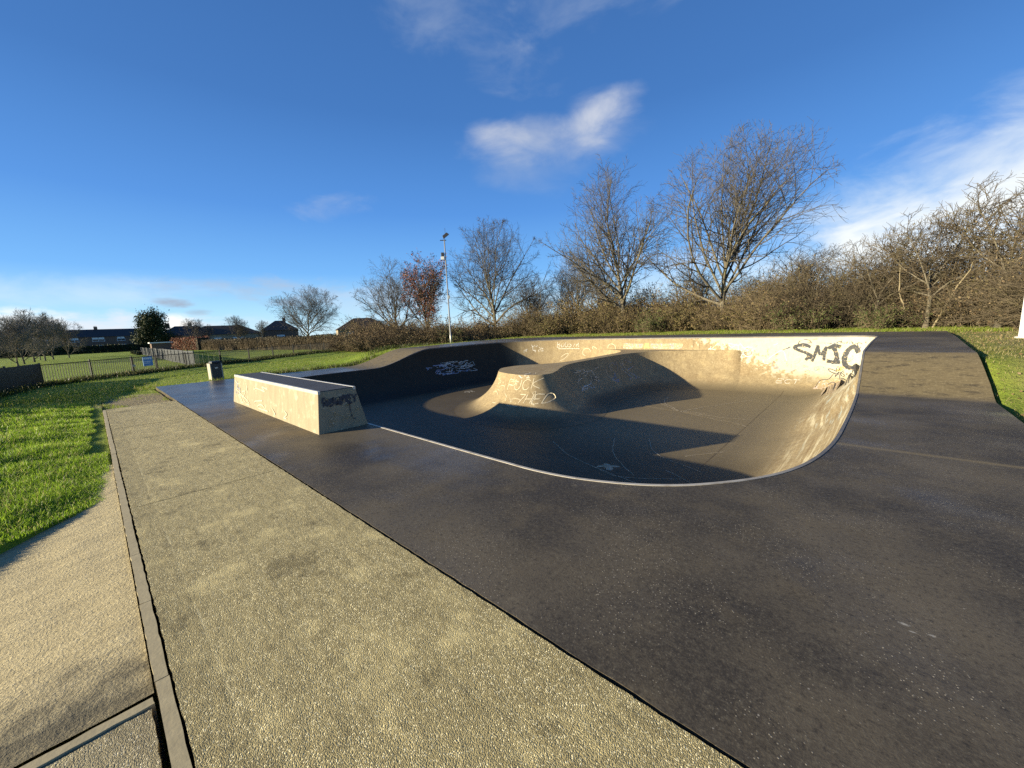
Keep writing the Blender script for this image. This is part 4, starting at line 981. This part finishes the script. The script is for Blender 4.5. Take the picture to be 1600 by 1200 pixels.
# hawthorns leaning over the right hand thicket
tH = bare_tree(91, 6.6, .22, 8, 1.0, bias=(.05, .02, -.008), ang=60, angtop=30, upt=.03, dens=.85, lean=.35)
q0 = tree('hawthorn_tree', 'low dark hawthorn with a flat crown left of the other hawthorns at the right', (-.2, 30.6), tH, .5, (1.0, 1.0, .95), twig=M_twig2)
again('middle hawthorn with a pale stem leaning right over the thicket', (2.0, 29.4), .9, (1.1, 1.1, 1.12), q0)
again('tallest hawthorn at the right edge with long wind swept branches', (4.2, 28.4), .65, (1.2, 1.2, 1.25), q0)
again('hawthorn filling the far right edge behind the white post', (7.2, 26.8), 1.2, (1.1, 1.1, 1.1), q0)
again('small hawthorn between the tallest bare tree and the leaning hawthorns', (-3.2, 32.4), 2.0, (.9, .9, .72), q0)
# trees out on the left whose long shadows cross the lawn
again('bare tree out beyond the left fence, casting long shadows over the lawn', (-46.5, -31), 1.0, (1.1, 1.1, 1.25), g0)

def bush(seed, w, h, nst=70, nleaf=3000, leaf=.085, dens=1.0):
    """tangled bramble: arching stems, twigs and clinging leaves; two meshes (stems, leaves)"""
    rng = np.random.default_rng(seed); a = rng.uniform(0, 2*math.pi, nst); r = np.sqrt(rng.uniform(0, 1, nst))*w*.42
    s = np.column_stack([np.cos(a)*r, np.sin(a)*r, np.zeros(nst)]); d = norm(np.column_stack([np.cos(a)*.5*r/w*2, np.sin(a)*.5*r/w*2, np.ones(nst)])+rng.normal(0, .25, (nst, 3)))
    P, R = grow(s, d, rng.uniform(.55, 1.15, nst)*h*1.1, np.full(nst, .016), 7, .16, -.02, rng, taper=.4)
    s, d, L, r = sprout(P, R, 7, .15, 55, .45, np.full(nst, h), rng, .7); P2, R2 = grow(s, d, L, np.maximum(r, .008), 5, .22, -.03, rng, taper=.6)
    s, d, L, r = sprout(P2, R2, int(5*dens), .1, 55, .5, L, rng, .8); P3, R3 = grow(s, d, L, np.maximum(r, .007), 3, .2, 0, rng, taper=.7)
    pts = np.concatenate([P2.reshape(-1, 3), P3.reshape(-1, 3)]); C = pts[rng.integers(0, len(pts), nleaf)]+rng.normal(0, .08, (nleaf, 3)); C = C[C[:, 2] > .02]
    return join([tubes(P, R, 3), tubes(P2, R2, 3), tubes(P3, R3, 3)]), leaf_quads(C, leaf, rng)
def thicket(name, label, spots, variants, mats):
    Vs, Fs, mi, o = [], [], [], 0
    for (x, y, sc, hz) in spots:
        st, lf = variants[random.randrange(len(variants))]; a = random.uniform(0, 6.28); ca, sa = math.cos(a), math.sin(a); z = z_at(x, y)-.05
        for k, (v, f) in enumerate((st, lf)):
            w = v*np.array([sc, sc, hz]); w = np.column_stack([w[:, 0]*ca-w[:, 1]*sa+x, w[:, 0]*sa+w[:, 1]*ca+y, w[:, 2]+z]); Vs.append(w); Fs.append(f+o); o += len(w); mi.append(np.full(len(f), k))
    tag(mesh_np(name, np.concatenate(Vs), np.concatenate(Fs), mats, midx=np.concatenate(mi)), label, 'thicket', kind='stuff')
bA = [bush(101, 2.6, 2.0, 60, 3600, .085), bush(102, 2.4, 2.2, 60, 2600, .08), bush(105, 2.2, 1.7, 45, 4200, .10)]
bT = [bush(103, 2.6, 2.4, 70, 1500, .075), bush(104, 2.8, 2.6, 80, 700, .07), bush(106, 2.4, 2.1, 50, 2600, .085), bush(107, 2.2, 2.8, 60, 350, .06)]
def along(line, step, off, sc, hz, jit=.5, t0=0, t1=1):
    L = np.array(line, float); d = np.linalg.norm(np.diff(L, axis=0), axis=1); s = np.concatenate([[0], np.cumsum(d)]); out = []
    for q in np.arange(s[-1]*t0, s[-1]*t1, step):
        x, y = np.interp(q, s, L[:, 0]), np.interp(q, s, L[:, 1]); i = min(np.searchsorted(s, q, 'right')-1, len(L)-2); t = (L[i+1]-L[i])/d[i]
        k = random.uniform(.75, 1.25); out.append((x-t[1]*off+random.uniform(-jit, jit), y+t[0]*off+random.uniform(-jit, jit), sc*k, hz*k*random.uniform(.8, 1.2)))
    return out
FOOT_L = [(-45.5, 19.6), (-40.5, 18.8), (-37.6, 18.4), (-35.0, 21.2), (-31.4, 25.6), (-27.1, 30.2)]
FOOT_M = [(-27.1, 30.2), (-20.5, 32.0), (-14.9, 33.2), (-10, 32.6), (-5.1, 31.4)]
FOOT_R = [(-5.1, 31.4), (1, 31.0), (3.6, 30.0), (5.4, 27.6), (7.5, 24.5), (10, 21)]
thicket('bramble_thicket', 'brown leafy brambles on the bank below the floodlight pole', along(FOOT_L, 1.7, .2, .95, .95)+along(FOOT_L, 2.0, 2.6, 1.1, 1.15)+along(FOOT_L, 2.6, 5.5, 1.2, 1.2), bA, (M_stem, M_leafbrown))
thicket('bramble_thicket', 'olive and brown bramble bank behind the far rim of the bowl', along(FOOT_M, 1.6, .2, 1.0, .95)+along(FOOT_M, 1.8, 2.4, 1.15, 1.3)+along(FOOT_M, 2.4, 5.0, 1.25, 1.45), bA+bT[:1], (M_stem, M_leafolive))
thicket('twiggy_thicket', 'tall brown twiggy thicket along the grass at the right', along(FOOT_R, 1.3, .2, .95, .95)+along(FOOT_R, 1.4, 2.2, 1.1, 1.35)+along(FOOT_R, 1.8, 4.6, 1.2, 1.55), bT, (M_twig2, M_leafbrown))
def ivy_bush(label, x, y, sc, seed):
    (sv, sf), (lv, lf) = bush(seed, 2.2, 1.5, 40, 2600, .10); root = empty('ivy_bush', (x, y, z_at(x, y)-.05), label, 'bush'); root.scale = (sc, sc, sc)
    mesh_np('stems', sv, sf, M_stem, root); mesh_np('foliage', lv, lf, M_leafivy, root)
M_leafivy = mat_leaf('ivy_leaf', [(.02, .035, .01), (.045, .06, .018), (.07, .085, .025), (.10, .10, .045)])
ivy_bush('low dark green ivy bush at the foot of the brambles under the forked tree', -13.6, 31.6, 1.0, 301); ivy_bush('dark green ivy bush in the brown thicket below the tallest tree', -3.6, 29.9, .95, 302)
ivy_bush('green bush among brown brambles just left of the floodlight pole', -30.6, 24.0, 1.15, 303); ivy_bush('small dark green bush at the thicket foot near the hawthorns', .3, 29.5, .8, 304)
# pale stems standing in the right hand thicket
for lab, x, y, hh, ln in (('pale crooked stem standing in the thicket left of centre of the hawthorns', 1.2, 30.3, 3.4, -.15), ('pale leaning stem rising from the grass in front of the thicket', 2.25, 29.6, 3.6, .22), ('short pale stem among the brambles nearest the white post', 3.6, 28.6, 2.6, .35)):
    rng = np.random.default_rng(int(hh*100)); P, R = grow(np.zeros((1, 3)), norm(np.array([[ln, ln, 1.]])), np.array([hh]), np.array([.05]), 9, .16, .05, rng, taper=.4)
    s, d, L, r = sprout(P, R, 8, .4, 45, .45, np.array([hh]), rng); P2, R2 = grow(s, d, L, r*.6, 5, .15, .05, rng)
    root = empty('sapling', (x, y, z_at(x, y)-.03), lab, 'sapling'); M_pale = bpy.data.materials.get('pale_bark') or mat_bark('pale_bark', (.14, .115, .07), (.31, .265, .175))
    mesh_np('trunk', *tubes(P, R, 8), M_pale, root, smooth=True); mesh_np('crown', *tubes(P2, R2, 4), M_twig2, root)

def hedge_box(name, label, A, B, width, h, n, leaf, mat, cat='hedge', stems=0, dark=None, top=1.0, z=None):
    A = np.array(A, float); B = np.array(B, float); L = np.linalg.norm(B-A); d = (B-A)/L; nn = np.array([-d[1], d[0]]); rng = np.random.default_rng(n)
    zz = z_at(*((A+B)/2)) if z is None else z
    root = empty(name, (*((A+B)/2), zz), label, cat); c = (A+B)/2
    t = rng.uniform(-L/2, L/2, n); s = rng.uniform(-.5, .5, n)*width; v = rng.uniform(0, 1, n)**(1/top)*h*(1+.12*noise2(t, t*0, 2.5, 3))
    edge = rng.uniform(0, 1, n) < .6; s = np.where(edge, np.sign(s)*width*.5*rng.uniform(.8, 1.1, n), s)
    C = np.column_stack([d[0]*t+nn[0]*s, d[1]*t+nn[1]*s, v]); mesh_np('foliage', *leaf_quads(C, leaf, rng), mat, root)
    m_ = MB(); M_ = Matrix.Rotation(math.atan2(d[1], d[0]), 4, 'Z'); k = max(2, int(L/1.2)); lo, hi = [], []
    for i in range(k): m_.box(-L/2+L*i/k+.02, -L/2+L*(i+1)/k-.02, -width*.34, width*.34, 0, h*(.84+.08*random.random()), M_)
    m_.build('core', dark, root)
    if stems:
        ts = rng.uniform(-L/2, L/2, stems); P, R = grow(np.column_stack([d[0]*ts-nn[0]*width*.5, d[1]*ts-nn[1]*width*.5, np.zeros(stems)]), norm(rng.normal(0, .12, (stems, 3))+[0, 0, 1]), np.full(stems, h*.95), np.full(stems, .05), 5, .05, .05, rng)
        mesh_np('stems', *tubes(P, R, 4), M_stem, root)
M_hedgecore = simple('hedge_shade', (.03, .024, .014), .95, 0, .4, 3)
hedge_box('clipped_hedge', 'long clipped brown hedge with bare stems along the far side of the grass', (-96, 15.3), (-48.5, 21.2), 1.3, 1.95, 15000, .17, M_leafhedge, stems=420, dark=M_hedgecore, top=1.6)
hedge_box('rounded_hedge', 'rounded russet brown hedge between the evergreen tree and the clipped hedge', (-112, 13.2), (-97, 15.2), 2.6, 2.6, 6500, .20, M_leafred, dark=M_hedgecore)
hedge_box('dark_hedge', 'long low dark hedge in front of the brick terrace', (-133, -28), (-133, 10), 1.6, 1.9, 9000, .26, M_leafever, dark=simple('dark_hedge_core', (.012, .014, .01), .95))
hedge_box('dark_hedge', 'dark hedge far off behind the row of bare trees', (-112, -60), (-124, -26), 1.6, 1.7, 9000, .26, M_leafever, dark=bpy.data.materials['dark_hedge_core'])
hedge_box('dark_scrub', 'low dark scrub line lying across the far meadow', (-104, 5.5), (-86, 5.4), .8, .55, 2600, .20, M_leafever, 'scrub', dark=M_hedgecore)
def evergreen():
    rng = np.random.default_rng(9); root = empty('evergreen_tree', (-134.7, 11.1, z_at(-134.7, 11.1)), 'rounded dark evergreen tree with an uneven crown beyond the grey railing', 'tree'); H = 9.0
    P, R = grow(np.zeros((1, 3)), np.array([[0, 0, 1.]]), np.array([H*.8]), np.array([.28]), 8, .05, .1, rng); s, d, L, r = sprout(P, R, 34, .05, 78, .50, np.array([H]), rng, angtop=30); P1, R1 = grow(s, d, L, r, 6, .1, .03, rng)
    mesh_np('trunk', *join([tubes(P, R, 8), tubes(P1, R1, 4)]), M_bark, root, smooth=True); pts = P1[:, 2:].reshape(-1, 3)
    C = pts[rng.integers(0, len(pts), 15000)]+rng.normal(0, .6, (15000, 3)); C = C[C[:, 2] > .4]; mesh_np('crown', *leaf_quads(C, .34, rng), M_leafever, root)
evergreen()
def rank_grass():
    P = []
    for A, B, n, w in (((-30, -1.7), (-35.3, 4.2), 5200, .35), ((-35.3, 4.6), (-43.8, 15.9), 8200, .40), ((-43.8, 15.9), (-46, 19.6), 2500, .45), ((-22.2, 5), (-22.2, 11.5), 1500, .25), ((-23, 12), (-25.8, 19), 2200, .35), ((-18, -4.6), (-30, -1.8), 3500, .25)):
        t = RNG.uniform(0, 1, n); x = A[0]+(B[0]-A[0])*t+RNG.normal(0, w, n); y = A[1]+(B[1]-A[1])*t+RNG.normal(0, w, n); k = noise2(x, y, .8, 17) > RNG.uniform(-1.2, .5, n); P.append(np.column_stack([x, y])[k])
    P = np.concatenate(P); P = np.column_stack([P, ground_z(P[:, 0], P[:, 1])-.02]); n = len(P)
    tag(blades('rank_grass', P, RNG.uniform(.15, .38, n), np.full(n, .03), M_longgrass, .8), 'dark uncut grass growing along the foot of the railings', 'grass', kind='stuff')
rank_grass()

# ------------------------------------------------------------------ railings and gate
def railing(label, A, B, mat, posts, h=1.06, bars=.115, skip=(), bw=.009, name='railing'):
    """posts: positions 0..1 along the run; every bay of bars between two posts is one panel"""
    A = Vector((*A, 0)); B = Vector((*B, 0)); L = (B-A).length; ang = math.atan2(B.y-A.y, B.x-A.x)
    root = empty(name, (A.x, A.y, 0), label, name.replace('_', ' '), None, ang)
    zf = lambda u: z_at(A.x+(B.x-A.x)*u/L, A.y+(B.y-A.y)*u/L)
    for p in posts:
        u = p*L; z = zf(u); pm_ = MB(); pm_.box(u-.03, u+.03, -.03, .03, z-.05, z+h+.05); pm_.build('post', mat, root)
    for a, b in zip(posts[:-1], posts[1:]):
        if (a, b) in skip: continue
        u0, u1 = a*L+.035, b*L-.035; z = (zf(u0)+zf(u1))/2; pm_ = MB()
        for zz in (z+.10, z+h-.06): pm_.box(u0, u1, -.02, .02, zz, zz+.04)
        nb = max(2, int((u1-u0)/bars))
        for i in range(nb): u = u0+(i+.5)*(u1-u0)/nb; pm_.box(u-bw, u+bw, -.009, .009, z+.14 if bw < .02 else z+.02, z+h-.06 if bw < .02 else z+h+.02*random.random()) if bw < .02 else pm_.box(u-bw, u+bw, -.034, -.021, z+.03, z+h+.02*random.random())
        pm_.build('panel', mat, root)
C0, C1, C2, C3 = (-30.0, -1.83), (-35.3, 4.4), (-43.9, 15.9), (-46.3, 19.6)
def frac(a, b, ps): return ps
railing('dark close boarded fence running away at the left edge of the meadow', (-14, -5.6), C0, M_iron, [0, .2, .4, .6, .8, 1], 1.1, .10, (), .042, 'board_fence')
g0u, g1u = .545, .735
railing('dark railing with a gate between the lawn and the meadow', C0, C1, M_iron, [0, .27, g0u, g1u, 1], skip=((g0u, g1u),))
railing('dark railing in front of the clipped hedge, right of the litter bin', C1, C2, M_iron, [0, .2, .4, .6, .8, 1])
railing('short end of the dark railing running into the brown brambles', C2, C3, M_iron, [0, .5, 1])
railing('grey close boarded fence running away across the meadow towards the evergreen tree', (-36.2, 5.0), (-88, 5.5), M_railgrey, [i/20 for i in range(21)], 1.15, .16, (), .062, 'board_fence')
def gate():
    A, B = Vector(C0), Vector(C1); d = (B-A); L = d.length; ang = math.atan2(d.y, d.x); p = A+d*g0u; w = L*(g1u-g0u)
    z = z_at(*(A+d*(g0u+g1u)/2)); root = empty('gate', (p.x, p.y, z), 'dark metal gate in the railing with a blue notice on it', 'gate', None, ang)
    f = MB(); f.box(.05, .09, -.02, .02, .06, 1.05); f.box(w-.09, w-.05, -.02, .02, .06, 1.05); f.box(.09, w-.09, -.018, .018, .06, .10); f.box(.09, w-.09, -.018, .018, 1.01, 1.05); f.build('frame', M_iron, root)
    f = MB(); n = int((w-.2)/.11)
    for i in range(n): u = .1+(i+.5)*(w-.2)/n; f.box(u-.009, u+.009, -.009, .009, .10, 1.01)
    f.build('bars', M_iron, root)
    f = MB(); f.box(-.02, .16, -.045, -.021, .48, .60); f.build('latch', M_steel, root, .005)
    sg = empty('notice_sign', (p.x, p.y, z), 'small blue and white notice fixed to the gate in the railing', 'sign', None, ang)
    f = MB(); f.box(w*.42, w*.42+.62, -.05, -.025, .45, 1.02); f.build('plate', simple('sign_blue', (.16, .33, .60), .5, 0, .05), sg)
    f = MB(); f.box(w*.42+.05, w*.42+.57, -.054, -.051, .86, .97); f.box(w*.42+.06, w*.42+.5, -.054, -.051, .70, .74); f.box(w*.42+.06, w*.42+.44, -.054, -.051, .60, .64); f.build('lettering_band', simple('sign_white', (.72, .76, .80), .5, 0, .05), sg)
gate()

# ------------------------------------------------------------------ street furniture
def litter_bin():
    x, y = -22.75, 3.85; root = empty('litter_bin', (x, y, z_at(x, y)), 'square concrete litter bin with a dark top at the far end of the deck', 'litter bin', None, R_(4)); root.scale = (.8, .8, 1)
    M_c = simple('bin_concrete', (.34, .31, .25), .85, 0, .3, 12, .2); M_d = simple('bin_front_shaded', (.06, .058, .055), .8, 0, .4, 6); M_l = simple('bin_liner', (.012, .012, .013), .5)
    f = MB()
    for a0, a1, b0, b1 in ((-.30, .30, -.30, -.24), (-.30, .30, .24, .30), (-.30, -.24, -.238, .238)): f.box(a0, a1, b0, b1, -.05, .80)
    f.build('body', M_c, root, .008)
    f = MB(); f.box(.235, .292, -.236, .236, -.02, .78); f.build('door', M_d, root, .008)  # front coloured dark to hold the shade on this side
    f = MB(); f.box(-.235, .23, -.235, .235, .05, .74); f.build('liner', M_l, root, .01)
    f = MB()
    f.hexa([(-.31, -.22, .80), (.31, -.22, .80), (.31, .31, .80), (-.31, .31, .80)], [(-.27, -.18, .90), (.27, -.18, .90), (.27, .27, .90), (-.27, .27, .90)]); f.build('lid', M_l, root, .02)
    f = MB(); f.box(.293, .30, -.07, .07, .56, .62); f.build('handle', M_steel, root, .002)
litter_bin()
def floodlight():
    x, y = -26.29, 20.82; z = z_at(x, y); root = empty('floodlight_pole', (x, y, z), 'tall slim grey floodlight pole rising from the grass in front of the brambles', 'pole', None, TH)
    M_g = simple('galvanised_pole', (.36, .36, .34), .45, .5, .2, 5); M_k = simple('lamp_housing', (.035, .035, .04), .5, .2)
    f = MB(); f.tube([(0, 0, -.1), (0, 0, .9), (0, 0, .92), (0, 0, 8.6)], [.085, .083, .062, .045], 12); f.build('pole', M_g, root, smooth=True)
    f = MB(); f.tube([(0, 0, 8.55), (0, 0, 8.78)], .02, 8); f.box(-.35, .15, -.03, .03, 8.56, 8.62); f.build('bracket', M_k, root)
    M_ = Matrix.Translation((.12, 0, 8.95)) @ Matrix.Rotation(R_(-35), 4, 'Y') @ Matrix.Rotation(R_(15), 4, 'X')
    f = MB(); f.hexa([M_ @ Vector(p) for p in ((-.30, -.24, -.10), (.30, -.24, -.10), (.30, .24, -.10), (-.30, .24, -.10))], [M_ @ Vector(p) for p in ((-.22, -.17, .14), (.22, -.17, .14), (.22, .17, .14), (-.22, .17, .14))]); f.build('lamp_head', M_k, root, .02)
    f = MB(); f.box(-.25, .25, -.19, .19, -.112, -.101, M_); f.build('lamp_glass', simple('lamp_glass', (.30, .32, .34), .15), root)
    f = MB(); f.tube([(.1, 0, 9.1), (.1, 0, 9.55)], .012, 6); f.build('aerial', M_k, root)
    f = MB(); f.box(-.36, -.09, -.10, .10, 7.05, 7.30); f.box(-.09, 0, -.025, .025, 7.15, 7.2); f.build('camera_box', simple('camera_box', (.62, .62, .60), .5), root, .015)
    f = MB(); f.box(-.34, -.10, -.08, .08, 7.305, 7.62); f.build('camera_shroud', M_k, root, .02)
    f = MB(); f.box(.03, .16, -.06, .06, 3.9, 4.15); f.build('junction_box', M_g, root, .01)
floodlight()
def right_post():
    x, y = 3.50, 19.6; z = z_at(x, y); root = empty('lamp_post', (x, y, z), 'stout white painted post standing in the grass at the right edge', 'post', None, TH)
    M_w = mat_paint('white_post', (.72, .73, .72), .97, 3); M_b = simple('post_base', (.42, .41, .37), .8, 0, .25, 9)
    f = MB(); f.tube([(0, 0, .02), (0, 0, 1.35), (0, 0, 1.37), (0, 0, 7.5)], [.15, .145, .12, .08], 16); f.build('pole', M_w, root, smooth=False)
    f = MB(); f.tube([(0, 0, -.1), (0, 0, .05)], [.24, .22], 16); f.build('base', M_b, root)
    f = MB(); f.box(-.06, .06, -.160, -.140, .35, .85); f.build('access_door', simple('post_door', (.30, .31, .32), .5), root, .006)
    f = MB(); f.box(-.2, .2, -.15, .15, 7.48, 7.6); f.build('lamp_head', M_iron, root, .02)
right_post()
def street_lamp():
    x, y = -92.5, -5.4; root = empty('street_lamp', (x, y, z_at(x, y)), 'far off street lamp with a pale flat head among the row of bare trees', 'street lamp', None, TH)
    f = MB(); f.tube([(0, 0, 0), (0, 0, 3.2)], [.06, .045], 8); f.build('pole', M_iron, root); f = MB(); f.box(-.35, .35, -.12, .12, 3.2, 3.34); f.build('lamp_head', simple('lamp_pale', (.6, .62, .62), .5), root, .03)
street_lamp()

# ------------------------------------------------------------------ houses far off
M_roof = simple('dark_roof', (.035, .036, .04), .8, 0, .3, 1.2); M_roofb = simple('brown_roof', (.055, .042, .034), .85, 0, .3, 1.2); M_brick = simple('brick', (.13, .085, .065), .85, 0, .3, 2); M_render = simple('pale_render', (.26, .22, .165), .85, 0, .15, 1)
M_glass = simple('window_glass', (.05, .06, .07), .1, 0, .1); M_upvc = simple('window_frame', (.62, .64, .66), .5, 0, .08)
def house(name, label, x, y, rz, w, d, eave, ridge, roofmat, wallmat, wins, chims=(), z=None, base=0, hip=1.0):
    root = empty(name, (x, y, z_at(x, y) if z is None else z), label, 'house', None, rz)
    f = MB(); f.box(-w/2, w/2, -d/2, d/2, base-.3, eave); f.build('wall', wallmat, root)
    o = .35; f = MB(); r = d/2*hip
    f.add([(-w/2-o, -d/2-o, eave-.1), (w/2+o, -d/2-o, eave-.1), (w/2+o, d/2+o, eave-.1), (-w/2-o, d/2+o, eave-.1), (-w/2+r, 0, ridge), (w/2-r, 0, ridge)], [(0, 1, 5, 4), (2, 3, 4, 5), (1, 2, 5), (3, 0, 4), (3, 2, 1, 0)])
    rf = f.build('roof', roofmat, root)
    for c in chims: f = MB(); f.box(c-.45, c+.45, -.3, .3, ridge-.6, ridge+.85); f.box(c-.30, c-.12, -.1, .1, ridge+.85, ridge+1.15); f.box(c+.12, c+.30, -.1, .1, ridge+.85, ridge+1.15); f.build('chimney', wallmat, rf)
    for wx, wz, ww, wh in wins:
        f = MB(); y0 = -d/2-.05
        for a in (-ww/2, -.04, ww/2-.08): f.box(wx+a, wx+a+.08, y0, y0+.048, wz+.0801, wz+wh-.0801)
        f.box(wx-ww/2, wx+ww/2, y0, y0+.048, wz, wz+.08); f.box(wx-ww/2, wx+ww/2, y0, y0+.048, wz+wh-.08, wz+wh); f.box(wx-ww/2, wx+ww/2, y0, y0+.047, wz+wh*.5+.05, wz+wh-.0801) 
        fr = f.build('window', M_upvc, root); f = MB(); f.box(wx-ww/2+.09, wx+ww/2-.09, y0+.015, y0+.047, wz+.09, wz+wh*.5+.04); f.build('pane', M_glass, fr)
RZ = R_(90)
wl = []
for i, t in enumerate(np.linspace(-19, 19, 8)): wl.append((t, 3.0, 3.0 if i % 2 else 2.0, 1.35)); wl.append((t, .6, 2.2, 1.2))
house('terraced_house', 'long brick terrace with a dark roof and a band of pale windows beyond the meadow', -196, -6, RZ, 44, 8, 4.7, 7.2, M_roof, M_brick, wl, (-21, -7, 8, 20), hip=.35)
house('terraced_house', 'end brick house with a dark hipped roof right of the long terrace', -192, 23, RZ, 11, 8, 4.3, 6.6, M_roof, M_brick, [(-3, 2.8, 2, 1.2), (2.5, 2.8, 2.4, 1.2)], (2,))
house('terraced_house', 'brick house half hidden behind the row of bare trees at the far left', -190, -52, RZ, 34, 8, 5.2, 7.6, M_roof, M_brick, [(-12, 3.2, 2.5, 1.3), (-4, 3.2, 2.5, 1.3), (4, 3.2, 2.5, 1.3), (12, 3.2, 2.5, 1.3)], (-9, 10))
house('bungalow', 'brown roofed bungalow with pale walls above the clipped hedge', -132, 25.5, R_(80), 17, 9, 3.3, 5.7, M_roofb, M_render, [(-5.5, 1.2, 2.2, 1.2), (-1.5, 1.2, 1.6, 1.2), (3, 1.2, 2.4, 1.2)], (-7,))
house('bungalow', 'dark low roof between the evergreen tree and the brown roofed bungalow', -146, 19.5, R_(85), 13, 8, 3.6, 6.2, M_roof, M_brick, [(-2, 1.2, 2, 1.2)], (-4,))
house('bungalow', 'dark hipped roof with a chimney left of the domed tree', -142, 42.5, R_(75), 10, 8, 4.2, 7.2, M_roof, M_brick, [(0, 1.4, 2.2, 1.2)], (1.5,))
house('bungalow', 'pale gabled house glimpsed through the hedge right of the domed tree', -92, 46, R_(70), 12, 8, 3.0, 5.6, M_roofb, M_render, [(-3, 1.2, 2, 1.2), (3, 1.2, 2, 1.2)], ())
f = empty('garden_shed', (-124, 12.6, z_at(-124, 12.6)), 'flat white roofed shed by the evergreen tree', 'shed', None, RZ)
m_ = MB(); m_.box(-3, 3, -1.5, 1.5, -.2, 1.7); m_.build('wall', M_brick, f); m_ = MB(); m_.box(-3.3, 3.3, -1.8, 1.8, 1.7, 1.95); m_.build('roof', simple('white_roof', (.66, .66, .64), .7), f)
